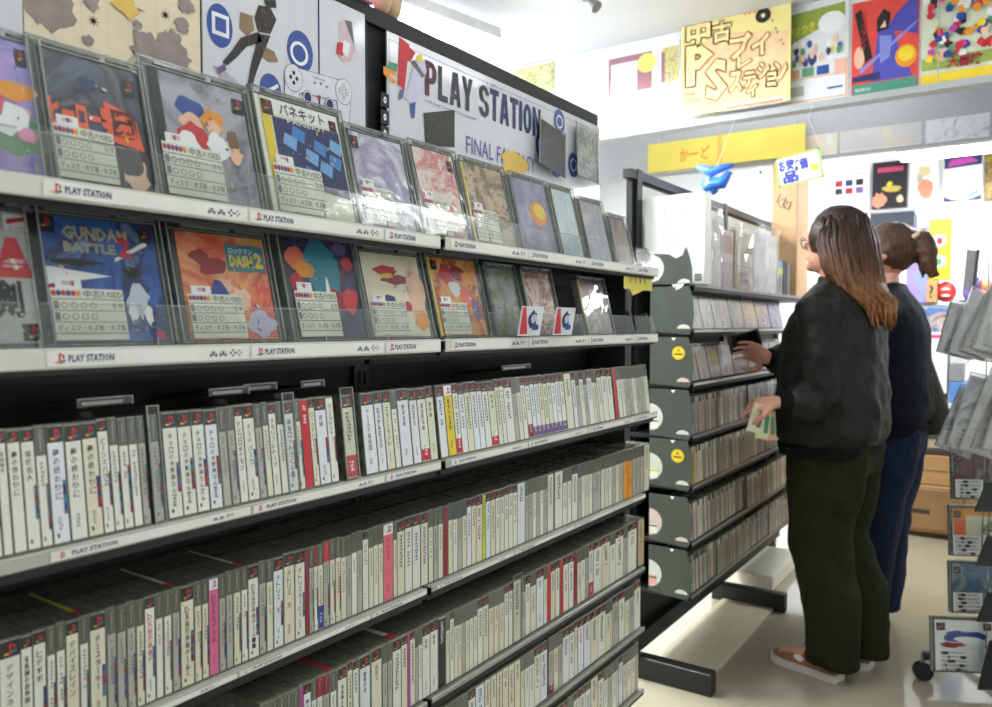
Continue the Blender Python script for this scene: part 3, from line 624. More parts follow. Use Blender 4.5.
# ------------------------------------------------------------------ spine-out cases
TITLES = ['不思議の森物語', '新世紀勇者列伝', '全国制覇編', '夢の終わりに', 'ときめき学園', '迷宮の冒険', '電車でゆこう', '麻雀大会', '将棋名人', '競馬予想', '双六大会', '銀河英雄記', '格闘王者', '音楽工房', '探偵物語', '海底都市', '釣り道場', '野球道場', 'パズル王国', 'バトルロード', 'レーシングラグーン', 'カードゲーム', 'ワールドツアー', 'アドベンチャー']
def spine_mesh(w, h, o, seed, near):
    """one printed spine, local XZ, facing -y"""
    b = MB(); rnd = random.Random(seed); k = o['k']; x0, x1 = -w/2, w/2; y = -.0006
    base = {'W': rnd.choice([paper, paper, paper3, paper2]), 'N': rnd.choice([paper, papergrey, paper2]), 'C': paper2, 'G': papergrey}.get(k, paper)
    if 'c' in o: base = o['c']
    if k == 'W':
        hd = min(max(w*1.05, .011), .016) if 'nh' not in o else 0
        zb = h-hd-.003
        if hd:
            b.q(x0, zb, x1, h-.003, y, headblk if not o.get('lh') else whiteink); pslogo(b, x0+w*.18, zb+hd*.16, x1-w*.12, h-.003-hd*.14, y-.0003)
    elif k in 'NG':
        zb = h-.030; b.q(x0, zb, x1, h-.002, y, o.get('hc', casetint))
        if near: b.text('PlayStation', x0+w*.3, zb+.004, x1-w*.3, h-.005, y-.0002, mat('hdr_text', (170, 172, 160), .4), rot=1)
    else: zb = h-.003
    b.q(x0, .003, x1, zb, y, base)
    tw = w*.52 if k == 'W' else w*.5
    tm = o.get('tc', ink if k == 'W' else inkg)
    if o.get('t'):
        n = len(o['t']); cell = min(w*.74, (zb-.02)/n); cell = min(cell, .0085)
        b.vtext(o['t'], -w*.02, zb-.006, cell, y-.0003, tm, bold=.008)
        b.strokes(x0+w*.45, .028, w*.3, .0035, 4, y-.0003, inkg, rnd)
    elif near and k == 'W':
        t = rnd.choice(TITLES); cell = min(w*.70, .0075); b.vtext(t, 0, zb-.008, cell, y-.0003, tm, bold=.012)
    else:
        n = rnd.randint(6, 13); cell = (.0052 if k == 'W' else .0042); b.strokes(0, zb-.006, tw, cell, n, y-.0003, tm, rnd)
    if o.get('foot'): b.q(x0, .004, x1, .004+o.get('fh', .026), y-.0003, o['foot']); b.strokes(0, .026, w*.5, .005, 3, y-.0006, whiteink if o['foot'] is not lime else ink, rnd)
    if o.get('top'): b.q(x0, zb-.0, x1, h-.002, y-.0004, o['top'])
    if near and k in 'WN' and not o.get('c') and not o.get('foot') and rnd.random() < .85:
        z = .018 if k == 'N' else .03
        while z < .062:
            dz = rnd.uniform(.003, .008); b.q(x1-w*.24, z, x1-w*.02, z+dz, y-.0003, rnd.choice([redd, blue, purple, inkg, teal, redd, navyink])); z += dz
        b.q(x0+w*.2, .008, x0+w*.35, .012, y-.0003, ink)
    return b
def body_mesh(w, h, o, seed):
    b = MB(); rnd = random.Random(seed+5); d = .136
    m = casebody
    b.cbox(-w/2, 0, 0, w/2, d, h, m, .0007)
    b.q(-w/2+.0006, .001, w/2-.0006, h-.0006, -.0002, caseedge)
    b.add([(-w/2+.0004, .0006, h+.0001), (w/2-.0004, .0006, h+.0001), (w/2-.0004, .004, h+.0001), (-w/2+.0004, .004, h+.0001)], [(0, 1, 2, 3)], caseedge)  # clear plastic edge, with its highlight line put into the pale colour
    # paper and disc tray seen through the clear top edge
    if rnd.random() < .5: b.add([(w*.1, .006, h+.0001), (w*.16, .006, h+.0001), (w*.16, d-.01, h+.0001), (w*.1, d-.01, h+.0001)], [(0, 1, 2, 3)], mat('case_seam', (84, 88, 74), .3))
    if o.get('tp'):
        b.add([(-w*.3, .008, h+.0002), (w*.3, .008, h+.0002), (w*.22, d-.02, h+.0002), (-w*.22, d-.02, h+.0002)], [(0, 1, 2, 3)], o['tp'])
        b.add([(-w*.34, .005, h+.0003), (w*.34, .005, h+.0003), (w*.34, .022, h+.0003), (-w*.34, .022, h+.0003)], [(0, 1, 2, 3)], red)
    if o.get('sl'):       # taller clear sleeve
        b.box(-w/2-.0012, -.003, 0, w/2+.0012, d, h+.010, plast); b.box(-w/2-.0014, -.0032, 0, -w/2-.0002, -.002, h+.010, rimp); b.box(w/2+.0002, -.0032, 0, w/2+.0014, -.002, h+.010, rimp)
        b.box(-w/2-.0012, -.003, h+.0088, w/2+.0012, -.001, h+.010, rimp)
    return b
ORD = 'first second third fourth fifth sixth seventh eighth ninth tenth eleventh twelfth thirteenth fourteenth fifteenth sixteenth seventeenth eighteenth nineteenth twentieth'.split()
W = lambda p, q, **k: dict(a=p, b=q, k='W', **k)
N = lambda p, q, **k: dict(a=p, b=q, k='N', **k)
def run(pa, pb, n, k='N', **o):      # n equal spines side by side
    p = (pb-pa)/n; return [dict(a=pa+i*p+p*.06, b=pa+(i+1)*p-p*.06, k=k, **o) for i in range(n)]
def mix(a, c, seed, wmin=3.3, wmax=6, pw=.4, **o):
    rnd = random.Random(seed); out = []; x = a
    while x < c-1.5:
        k = 'W' if rnd.random() < pw else 'N'; w = min(rnd.uniform(wmin, wmax)*(1.15 if k == 'W' else .9), c-x)
        out.append(dict(a=x+.15, b=x+w-.2, k=k, **o)); x += w
    return out
LM = lambda d, name: dict(d, lm=name)
row3 = [W(-16, -8), W(-6, 2.5), W(4.6, 12.7), W(16, 27.5), W(29, 41), N(43, 52.7),
  LM(W(55, 70.5, t='夢の終わりに'), 'first of three matching dream-title cases'), LM(W(73, 88, t='夢の終わりに'), 'middle of three matching dream-title cases'), LM(W(90, 104, t='夢の終わりに'), 'last of three matching dream-title cases'),
  W(105.3, 114.6, t='ビーンズハウス'), N(116.3, 124), N(125.7, 134), N(135.5, 143), N(144.7, 151), LM(N(156.5, 164.5, sl=1), 'slim case in a wrinkled clear sleeve'),
  W(170, 183.5, t='チョロの木新装なんでん'), W(184.5, 197, t='チョロの木新装なんでん'), W(198.5, 209.7, t='チョロの木新装なんでん'), W(212, 223, t='チョロの木新装なんでん'), N(224.5, 231),
  N(234.2, 240.3), W(241.5, 248.5, t='デジコロポケモン'), LM(W(249.7, 259.8, t='デーデバーカ'), 'wide cream case with short title'), N(261.2, 267), N(268.7, 273.7), W(274.9, 281.4, t='テモリプレトーゼ'), N(282.8, 288.5), LM(W(290.6, 299, sl=1, t='麻雀ロットさくら園'), 'tall sleeved mahjong case'),
  N(300.3, 305.5), LM(dict(a=307, b=314, k='P', c=red, tc=whiteink), 'bright red spined case'), W(314.8, 320, t='ロックマンゲーム'), W(321.4, 331.4, t='将棋'), W(332.4, 339, nh=1), LM(W(347.5, 358, sl=1, foot=red, fh=.03), 'sleeved case with red foot'),
  W(367, 378.4, t='アールゲ探偵団'), LM(W(379.8, 387, t='EXPRESS'), 'case titled EXPRESS'), W(388.4, 395.4, t='スターブライト'), N(396.4, 401), W(403, 413, t='野球道場'), W(414.8, 421.7, t='国盗野球', tc=inkg), LM(W(422.5, 430.3, t='国盗野球編', foot=red, fh=.018), 'white case with black title and red foot'), W(431.4, 438, t='野球編'),
  W(441.5, 448), LM(W(449.6, 456.8, c=yellow, t='野球大会進撃', lh=1), 'bright yellow spined case'), LM(W(457.6, 462.6, foot=red, fh=.024), 'red-footed case beside the yellow one'), W(463.3, 468.6), W(469.2, 474.8), W(475.5, 480.8), W(481.4, 486), W(486.7, 492), LM(W(492.8, 499, t='野球道', foot=red, fh=.016), 'bold-titled case with red foot'),
  W(499.8, 503.7), W(504.3, 507.6), W(508.2, 515.6), N(516.2, 520), N(520.5, 524.3), W(524.9, 528.7), LM(W(529.2, 533.3, foot=redd, fh=.024), 'narrow case with dark red foot')]
for i, o in enumerate(run(534, 567.5, 8, 'W', foot=purple, fh=.018)): row3.append(LM(o, 'start of the purple-footed set') if i == 0 else o)
row3 += [LM(W(568.3, 574.5, nh=1, c=paper2), 'thick cream case after the purple set')] + mix(575.5, 600, 31, 3.2, 4.4, .2) + mix(600.5, 616, 32, 3.2, 4.8, .6) + [LM(dict(a=616.6, b=619.2, k='P', c=red), 'thin red case near the aisle end')] + mix(619.8, 651, 33, 3.2, 5, .5)
row4 = [W(-20, 0), W(2, 22, t='デザインネクスト'), W(23.3, 33.6), LM(W(35.4, 47, t='ヒデボボ'), 'wide white case near the map end'), N(49, 56), N(59, 66.5), W(68, 79.5, t='デバイスレイン'), LM(N(81.7, 89, tp=lime), 'slim case with yellow streak on top'), W(92, 106.5, t='チェスターキー'), N(109, 116.6),
  N(119, 126.5), N(129, 136), N(138.3, 145), LM(W(146.2, 155.2, t='DX億万長者ゲ', tc=red), 'red-lettered white case'), N(156.9, 163), N(165.5, 172), N(174, 180.2, tp=paper2), LM(W(182, 194, t='DX億万長者ゲーム'), 'wide white DX-titled case'), N(195.8, 201.7), N(203.3, 208.8), LM(W(210, 218.6, c=pink, t='DX人生ゲーム', lh=1), 'pink DX-titled case'), N(220.3, 225.7), N(227, 232.6),
  N(234.7, 241), N(242.3, 247.7, tp=paper2), LM(W(249, 258.5, t='DX億万長者ゲームII'), 'white case titled with roman two'), N(260, 266), N(267.3, 272.8), LM(W(274.3, 283, t='テトリス X'), 'first of two matching X-titled cases'), LM(W(284.5, 294.3, t='テトリス X'), 'second of two matching X-titled cases'), W(296, 305, t='テトリスターピー'), LM(dict(a=305.6, b=309, k='P', c=redd), 'thin dark red case'), N(309.7, 313.7), N(314.3, 317.6, hc=redd), LM(N(318.4, 323, foot=blue, fh=.032), 'slim case with bright blue foot'), LM(N(323.8, 329.2, hc=red), 'slim red-topped case'), N(330.4, 335)]
row4 += run(335.6, 362.3, 5) + [LM(W(363, 368.2, t='パチンコ'), 'narrow white pinball-titled case')] + run(368.8, 383, 3) + [LM(W(383.8, 393, c=mat('print_salmon', (226, 108, 124), .4, coat=.3), t='テトリス', lh=1), 'salmon pink spined case'), N(393.4, 396.4), W(397.5, 404.2, foot=None), W(405.2, 411.8), LM(W(412.4, 419.7, tc=blue), 'white case with blue title'), W(421, 427.3, tc=blue)]
row4 += run(428.6, 442.6, 3) + [LM(dict(a=443.5, b=447.4, k='P', c=redd), 'leaning dark red case at the rack joint')] + run(448.3, 466.5, 4, 'N', hc=mat('hdr_blue', (70, 84, 84), .3)) + [W(467, 471), W(471.4, 475.5), W(476.4, 482), LM(dict(a=482.3, b=485, k='P', c=lime), 'thin lime yellow case'), W(485.8, 490.2), W(490.6, 494.9)] + run(495.5, 517, 5, 'W') + [LM(W(517.3, 524.4, nh=1, c=paper3), 'thick bluish white case')] + run(525, 547, 6) + [W(547.6, 553, nh=1), LM(W(554.6, 562, nh=1), 'wide plain white case')] + run(562.4, 571.2, 2) + [W(571.8, 577)] + run(577.6, 592, 4) + [LM(dict(a=592.6, b=600, k='G'), 'wide grey case in a clear box')] + run(600.8, 622.6, 6, 'N', hc=casetint) + [LM(N(623.2, 627.2, c=orange), 'first orange-spined case'), LM(N(627.6, 631.6, c=orange), 'second orange-spined case')] + run(632.4, 643.4, 3, 'G') + [W(644, 648.6, nh=1, c=paper2)]
row5 = [N(262, 266), N(267, 271.5), N(272.5, 278), N(279.5, 285), N(286.5, 292), N(293.5, 299), LM(dict(a=300.5, b=303.3, k='P', c=magenta), 'thin magenta case'), W(304.3, 311), N(312, 316.5), N(317.5, 322.5, hc=redd), N(323.8, 329.3, hc=redd), LM(N(330.4, 336, tp=red), 'slim case with red streak on top'), W(338.6, 347), W(348, 352.4), W(353.2, 358.4), LM(W(360, 369.6, t='競馬予想'), 'wide white case with boxed mark'), W(372, 381.6, t='迷宮ふ'), N(383, 387.3), N(388, 391.8), LM(W(393, 400.8, tp=paper2), 'white case with pale streak on top'), W(401.8, 407.2), LM(dict(a=407.6, b=409.8, k='P', c=magenta), 'hair-thin violet case'), W(410.2, 414.7), N(415.2, 418.2), N(418.6, 421.8), W(422.5, 429.6, t='将棋'), W(430.2, 437.3, t='麻雀'), LM(dict(a=438.5, b=445, k='P', c=inkblack, tc=whiteink, top=whiteink), 'black-spined case at the rack joint'), N(446.3, 449.6), W(450, 453.6)]
row5 += run(454, 477, 6, 'N') + [LM(W(477.6, 482.6), 'bright white case after the grey run'), W(483, 488)] + run(488.6, 503.8, 3) + [W(504.3, 508), W(508.4, 512), LM(W(513, 520.4, nh=1, c=paper2, sl=1), 'thick cream sleeved case'), N(521, 524.8), W(525.3, 529.6), N(530, 535.4), LM(W(536.5, 543.2, t='銀河'), 'boxed-mark white case'), N(543.6, 546.6), LM(dict(a=547, b=550, k='P', c=red), 'red-edged thin case'), W(550.6, 554.4), W(555, 559), LM(dict(a=560, b=562.6, k='P', c=red), 'second red-edged thin case')] + mix(563, 573, 51, 4, 5, .5) + [LM(dict(a=573.8, b=576.6, k='P', c=redd), 'dull red thin case')] + mix(577, 588, 52, 4, 5.4, .4) + [LM(W(588.6, 592.6, foot=red, fh=.03), 'red-footed case')] + mix(593.3, 637, 53, 5, 7.5, .85) + [LM(dict(a=637.6, b=643.5, k='P', c=mat('print_tan', (190, 170, 130), .5)), 'tan-spined case at the aisle end')]
row6 = [LM(N(436, 441, tp=orange), 'slim case with orange streak on top')]+mix(441.6, 475, 61, 5, 7, .3) + [LM(W(475.6, 484, c=paper3, nh=1), 'thick pale blue case')] + run(484.6, 520, 6, 'W', c=paper2, nh=1) + mix(520.6, 548, 62, 4.2, 6, .4) + [LM(N(548.6, 553, foot=redd, fh=.02), 'slim case with dull red foot')] + mix(553.6, 577, 63, 4.2, 6, .4) + [LM(W(577.6, 583, tc=red), 'white case with red title')] + mix(583.6, 612, 64, 4.5, 6.5, .5) + [LM(W(612.6, 618, c=papergrey), 'dull grey case')] + mix(618.6, 640, 65, 4.5, 6, .5)
row7 = [LM(N(548, 553), 'slim case at the picture foot')]+mix(553.6, 590, 71, 4.5, 7, .3) + [LM(W(590.6, 597, nh=1), 'plain white case')] + mix(597.6, 618, 72, 4.2, 5.5, .3) + [LM(W(618.6, 622, tc=redd), 'white case near the aisle end')] + mix(622.6, 638, 73, 4, 5, .2)
ROWS = [('r3', row3, -.782, 6.5, 'top spine row', .232, .120), ('r4', row4, XC, 0, 'second spine row', .432, .124), ('r5', row5, XC, 0, 'third spine row', .62, .124), ('r6', row6, XC, 0, 'fourth spine row', .78, .124), ('r7', row7, XC, 0, 'lowest spine row', .94, .124)]
allc = []
for (rk, row, xp, tilt, rname, ratio, hh) in ROWS:
    spans = [(Yx(o['a'], xp, ratio), Yx(o['b'], xp, ratio)) for o in row]
    lms = [i for i, o in enumerate(row) if o.get('lm')]
    for i, o in enumerate(row):
        a, c = spans[i]
        lo = max(a-.0012, (spans[i-1][1]+a)/2) if i else a-.0012
        hi = min(c+.0012, (c+spans[i+1][0])/2) if i+1 < len(row) else c+.0012
        lo = (spans[i-1][1]+a)/2 if i and a-spans[i-1][1] < .006 else lo
        hi = (spans[i+1][0]+c)/2 if i+1 < len(row) and spans[i+1][0]-c < .006 else hi
        kind = {'W': 'white-spined', 'N': 'slim grey-topped', 'G': 'grey-spined', 'P': 'plain-spined'}[o['k']]
        if o.get('hc') in (red, redd): kind = 'slim red-topped'
        if o.get('hc') is not None and o['hc'].name == 'hdr_blue': kind = 'slim slate-topped'
        if o.get('lm'): lab = o['lm']+', '+rname; lab = lab if 'case' in lab else lab.replace(',', ' of cases,', 1)
        else:
            prev = [j for j in lms if j < i]
            if prev: j = prev[-1]; lab = f"{kind} game case, {ORD[min(i-j-1, 19)]} beyond the {row[j]['lm']}, {rname}"
            else: j = lms[0]; lab = f"{kind} game case, {ORD[min(j-i-1, 19)]} before the {row[j]['lm']}, {rname}"
        if len(lab.replace('-', ' ').split()) > 15:
            for q_ in ('white-spined game', 'slim grey-topped game', 'slim red-topped game', 'slim slate-topped game', 'grey-spined game', 'plain-spined game'): lab = lab.replace(q_, q_.split()[0].split('-')[0])
        allc.append(dict(o=o, lo=lo+.0001, hi=hi-.0001, a=a, c=c, row=rk, x=xp, tilt=tilt, lab=lab, rname=rname, h=hh+random.Random(i*7+int(ratio*100)).uniform(-.0012, .0012), area=(o['b']-o['a'])*(1034-(o['a']+o['b'])/2)*.13, seed=i*31+int(ratio*1000), px=(o['a']+o['b'])/2, py=325+(ratio-.06)*(1034-(o['a']+o['b'])/2)))
allc = [c for c in allc if c['px'] > -22 and c['py'] - .07*(1034-c['px']) < 712]
order = sorted(allc, key=lambda c: -c['area'])
keep = set(id(c) for c in order[:285])
rest = MB()
for c in allc:
    w = c['hi']-c['lo']; o = c['o']; cx = (c['hi']+c['lo'])/2; z = SHZ[c['row']]+.0005
    bw = c['c']-c['a']; near = c['px'] < 345
    bm = body_mesh(w, c['h'], o, c['seed']); sm = spine_mesh(min(bw, w-.0008), c['h'], o, c['seed'], near)
    T = Matrix.LocRotScale(Vector((c['x'], cx, z)), Euler((R(-c['tilt']), 0, R(90))), None)
    if id(c) in keep:
        r = bm.build('game_case', loc=(c['x'], cx, z), rot=(R(-c['tilt']), 0, R(90))); tag(r, c['lab'], 'game case', 'spine-out game cases in the '+c['rname'])
        s = sm.build('spine_label', r)
    else:
        for q_ in (bm, sm):
            base = len(rest.v); rest.v += [tuple(T @ Vector(v)) for v in q_.v]
            mi = [rest.mi(m) for m in q_.mats]
            rest.f += [tuple(a+base for a in f) for f in q_.f]; rest.m += [mi[k] for k in q_.m]
RESTCASES = rest
# clear cases lying flat on top of the spines of the first row
def flatcase(pxa, pxb, x0, dz, label, wd=.13, th=.010):
    a, c = Yx(pxa, -.80, .12), Yx(pxb, -.80, .12); b = MB(); z = SHZ['r3']+.1265+dz
    b.box(0, 0, 0, c-a, wd, th, plast); b.cbox(.001, .001, .001, c-a-.001, wd-.001, th-.003, TRAY, .001)
    for e in (0, c-a-.002): b.box(e, 0, 0, e+.002, .002, th, rimp)
    b.box(0, -.0005, th-.002, c-a, .0012, th, rimp); b.box(.004, -.0003, .002, (c-a)*.8, .0005, th-.004, papergrey)
    tag(b.build('clear_case', loc=(x0, a, z), rot=(R(-6.5), 0, R(90))), label, 'game case', 'clear cases lying on the top spine row')
flatcase(96, 152, -.835, .002, 'clear case lying flat across slim cases near the wrinkled sleeve')
flatcase(228, 268, -.835, .002, 'clear case lying flat above the wide cream short-titled case')
flatcase(272, 305, -.855, .0025, 'clear case lying flat behind the tall mahjong case')
flatcase(322, 345, -.84, .0025, 'clear case lying flat beside the red-footed sleeved case')
flatcase(520, 548, -.84, .0025, 'clear case lying flat above the purple-footed set')
# yellow tag hanging under the aisle end of the top shelf
a = onx(624, 272, -.79); c = onx(652, 291, -.79); b = MB()
wy = c.y-a.y; hz = a.z-c.z
b.box(0, 0, -hz, wy, .001, .012, mat('tag_yellow', (222, 206, 70), .5)); b.poly([(wy*.3, -hz*1.4), (wy*.7, -hz), (wy*.2, -hz)], 0, MATS['tag_yellow'])
for k in range(4): b.q(wy*(.2+.17*k), -hz*.6, wy*(.23+.17*k), -hz*.2, -.0005, ink)
tag(b.build('price_tag', loc=(-.79, a.y, a.z), rot=ROTF), 'yellow paper tag hanging under the far end of the top shelf', 'tag')

# ------------------------------------------------------------------ shelving rack 2 (beyond, with the shoppers)
XG, XH, YA2, YB2 = -.905, -1.13, 2.45, 4.28
rack2 = empty('shelving_rack', (XG, YA2, 0)); tag(rack2, 'black shelving rack with dark green end plates where two shoppers stand', 'rack', 'black game shelving racks')
platem = mat('plate_green', (66, 74, 66), .5, var=.08); 
def b2(mb, x0, y0, z0, x1, y1, z1, m): mb.box(x0-XG, y0-YA2, z0, x1-XG, y1-YA2, z1, m)
b = MB(); b2(b, XH-.012, YA2, .1, XH, YB2, 1.74, blackp); b.build('back_panel', rack2)
for yy in (2.49, 3.40, 4.26):
    b = MB(); b2(b, XH-.03, yy-.02, 0, XH+.012, yy+.02, 1.75, black); b.build('post', rack2)
    if yy < 4: b = MB(); b.cbox(XH+.012-XG, yy-.025-YA2, 0, -.845-XG, yy+.025-YA2, .075, black, .003); b.build('foot', rack2)
b = MB(); b2(b, XH-.02, YA2-.03, 1.715, XH+.01, YB2, 1.745, black); b.build('top_frame', rack2)
b = MB(); b2(b, XH+.0, YA2, .09, XH+.03, YB2, .15, black); b2(b, XH-.005, YA2, .15, XH+.002, YB2, .3, black); b.build('base_beam', rack2)
Z2 = [1.352, 1.204, 1.03, .858, .692, .505, .33]
disccol = [mat('disc_pale', (206, 212, 204), .3, coat=.5), mat('disc_lime', (200, 210, 190), .3, coat=.5), mat('disc_pink', (214, 190, 184), .3, coat=.5)]
for i, z in enumerate(Z2):
    s = MB(); b2(s, XH, YA2, z-.018, XG-.004, YB2, z-.004, black); s.box(-.012, 0, z-.022, -.006, YB2-YA2, z-.004, black)
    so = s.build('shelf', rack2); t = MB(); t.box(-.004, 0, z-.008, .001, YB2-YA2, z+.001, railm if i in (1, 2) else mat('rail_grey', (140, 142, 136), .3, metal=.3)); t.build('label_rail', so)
    # end plate: wavy outline, with printed disc shapes on the sides that face the aisle
    xa, xb = XH+.075-XG, XG-.012-XG; h = .150 if i > 0 else .105
    prof = [(xa, -.005), (xb-.004, -.015), (xb+.006, .0), (xb+.012, .05), (xb+.008, .10), (xb-.006, h), (xb-.045, h), (xb-.055, h-.012), (xb-.065, h), (xa, h)]
    if i == 0: prof = [(xa, -.005), (xb+.004, -.005), (xb+.004, .05), (xb-.004, .09), (xb-.016, .122), (xb-.028, .095), (xb-.05, .085), (xb-.075, .10), (xa, .105)]
    p = MB(); n = len(prof); vs = [(q_[0], -.012, z+q_[1]) for q_ in prof]+[(q_[0], -.008, z+q_[1]) for q_ in prof]
    p.add(vs, [tuple(range(n)), tuple(range(2*n-1, n-1, -1))]+[(k, (k+1) % n, n+(k+1) % n, n+k)[::-1] for k in range(n)], platem)
    dm = disccol[i % 3]
    if i in (0, 3, 4, 5, 6):
        cz = z+.055; nn = 14
        p.poly([(xa+.002, cz-.045)]+[(xa+.002+.045*math.sin(R(180*k/nn)), cz-.045*math.cos(R(180*k/nn))*1.0) for k in range(nn+1)]+[(xa+.002, cz+.045)], -.0125, dm)
        p.q(xa+.003, cz-.038, xa+.030, cz-.006, -.0129, paper if i != 6 else mat('disc_rose', (226, 160, 150), .4)); p.q(xa+.003, cz-.016, xa+.030, cz-.010, -.0132, lime if i == 4 else inkg)
    p.disc(xb-.022, z+.004, .022, .014, -.0124, dm, 14, 0, 180)
    p.poly([(xb-.064, h+z-.001), (xb-.056, h+z-.012), (xb-.047, h+z-.001)], -.0126, whiteink)
    if i == 1: p.poly([(xb-.05, z+.13), (xb-.03, z+.138), (xb-.02, z+.15), (xb-.05, z+.15)], -.0126, whiteink)
    po = p.build('end_plate', rack2)
    if i in (2, 4):
        q_ = MB(); q_.disc(xb-.038, z+.098, .022, .022, -.0135, mat('sticker_yellow', (240, 214, 40), .4), 28); q_.ringd(xb-.038, z+.098, .019, .0205, -.0138, orange)
        q_.text('A', xb-.045, z+.101, xb-.031, z+.113, -.014, redd, .02); q_.q(xb-.052, z+.092, xb-.024, z+.097, -.014, ink); q_.build('round_sticker', po)
# header art of rack 2
b = MB(); b.box(0, 0, 0, 1.7, .003, .30, mat('header_print', (206, 214, 204), .4)); 
for k in range(9): b.q(.02+.19*k, .03, .12+.19*k, .26, -.0005, [whiteink, art('hp1', [(150, 160, 150), (210, 200, 190), (120, 110, 120)], 20, 2), papergrey][k % 3])
o = b.build('header_print', loc=(XH+.008, YA2+.03, 1.40), rot=ROTF); tag(o, 'pale picture strip along the top of the farther black rack', 'sign')
# face-out cases on rack 2
def pale_case(px0, px1, z, h, cov, label, grp, lean=12, sp=None):
    ya = Yx(px0, XG-.02, (325-YH)/1e3+.0); yb = Yx(px1, XG-.02, 0); ya = max(ya, YA2+.003); w = yb-ya
    r = empty('game_case', (XG-.024, ya, z+.003), (R(-lean), 0, R(90))); tag(r, label, 'game case', grp)
    b = MB(); b.box(.002, .002, 0, w-.002, .011, h, mat('tray_grey', (120, 122, 120), .4)); b.box(0, 0, 0, .0014, .012, h+.001, rimp); b.box(w-.0014, 0, 0, w, .012, h+.001, rimp); b.build('jewel_case', r)
    c = MB(); c.box(w*.12, .0, .002, w*.96, .0016, h-.004, cov); c.box(.002, .0002, .002, w*.11, .0018, h-.004, sp or paper); c.q(w*.16, .004, w*.66, h*.36, -.0006, whiteink)
    c.strokes(w*.4, h*.33, w*.34, h*.07, 4, -.0009, inkg, random.Random(int(px0))); c.build('cover_booklet', r)
    o = MB(); o.q(-.001, 0, w+.001, h+.008, -.0035, sleeve); o.box(-.001, -.004, h+.006, w+.001, -.003, h+.008, rimp); o.build('clear_sleeve', r)
cols = [[(230, 190, 196), (236, 236, 236), (200, 120, 130)], [(214, 206, 196), (190, 176, 160), (230, 226, 220)], [(236, 236, 226), (214, 216, 170), (160, 160, 140)], [(226, 214, 190), (206, 180, 140), (236, 232, 226)], [(220, 220, 220), (200, 200, 210), (240, 236, 220)], [(222, 196, 176), (236, 224, 210), (200, 150, 130)], [(230, 200, 186), (240, 230, 224), (190, 130, 110)], [(214, 210, 200), (240, 240, 240), (160, 170, 160)]]
PL = ['pink and white', 'beige', 'cream and lime', 'sand coloured', 'silvery', 'peach', 'salmon and white', 'off-white']
e = [686.5, 694, 705, 717, 734, 747, 760, 773, 785]
for i in range(8): pale_case(e[i]+.6, e[i+1]-.4, 1.204, .118, art('pc%d' % i, cols[i], 20, 1.5, i), PL[i]+' face-out game case on the upper display shelf of the farther rack', 'face-out cases, upper display shelf of the farther rack')
e = [686.5, 694, 702, 713, 724, 737, 752, 765, 775, 787]; PL2 = ['lilac', 'buff', 'pale rose', 'violet and yellow', 'cool white', 'greyish', 'bone white', 'ash grey', 'milk white']
cc = [[(196, 190, 220), (226, 220, 190), (170, 160, 200)], [(214, 204, 180), (230, 220, 200), (190, 180, 160)], [(226, 196, 196), (236, 220, 216), (206, 160, 160)], [(150, 130, 210), (230, 220, 130), (214, 110, 130)], [(226, 230, 236), (200, 206, 216), (240, 240, 240)]]+cols[4:]
for i in range(9): pale_case(e[i]+.6, e[i+1]-.4, 1.03, .118, art('pd%d' % i, cc[i], 20, 1.5, i+9), PL2[i]+' face-out game case on the lower display shelf of the farther rack', 'face-out cases, lower display shelf of the farther rack')
# spines on the four lower shelves of rack 2 (past the first three hundred cases)
rnd = random.Random(99)
def stuffcase(y, w, x, z, h, m, hd, tilt=0):
    T = Matrix.LocRotScale(Vector((x, y, z)), Euler((R(-tilt), 0, R(90))), None); k = MB(); k.box(0, 0, 0, w, .12, h, casebody); k.q(.0004, .001, w-.0004, h-.001, -.0003, caseedge); k.q(w*.08, .004, w*.92, h-.022, -.0006, m); k.q(w*.08, h-.021, w*.92, h-.002, -.0006, hd)
    k.strokes(w/2, h-.03, w*.5, .006, 9, -.0009, inkg, rnd)
    base = len(RESTCASES.v); RESTCASES.v += [tuple(T @ Vector(v)) for v in k.v]; mi = [RESTCASES.mi(m_) for m_ in k.mats]; RESTCASES.f += [tuple(a+base for a in f) for f in k.f]; RESTCASES.m += [mi[q_] for q_ in k.m]
tints = [papergrey, papergrey, paper2, mat('sp_tan', (176, 164, 140), .4), mat('sp_brown', (140, 124, 108), .4), mat('sp_olive', (150, 150, 128), .4), mat('sp_rose', (190, 150, 140), .4), paper, mat('sp_grey', (130, 130, 126), .4)]
for i, z in enumerate(Z2[3:]):
    y = YA2+.002; first = [paper, mat('print_soft_red', (206, 100, 96), .4), paper2, redd][i]; k = 0; seg = 0; off = 0; dim = .4
    while y < YB2-.03:
        w = rnd.uniform(.008, .016)
        if k == 0: m = first; w = .007
        elif i == 1 and k in (1, 2): m = mat('print_mustard', (190, 156, 50), .4); w = .014
        elif i == 0 and 3.05 < y < 3.12: m = yellow if rnd.random() < .6 else paper2
        else: m = rnd.choice(tints)
        if y > YA2+.25+seg*.33: seg += 1; off = rnd.uniform(-.004, .012)
        stuffcase(y, w-.0006, XG-.008+off, z+.001, .127+rnd.uniform(-.002, .002), m, rnd.choice([casetint, papergrey, m]), 2)
        y += w; k += 1
o = RESTCASES.build('game_cases'); tag(o, 'rows of small game cases packed spine-out on the lower shelves of both racks', 'game cases', kind='stuff')
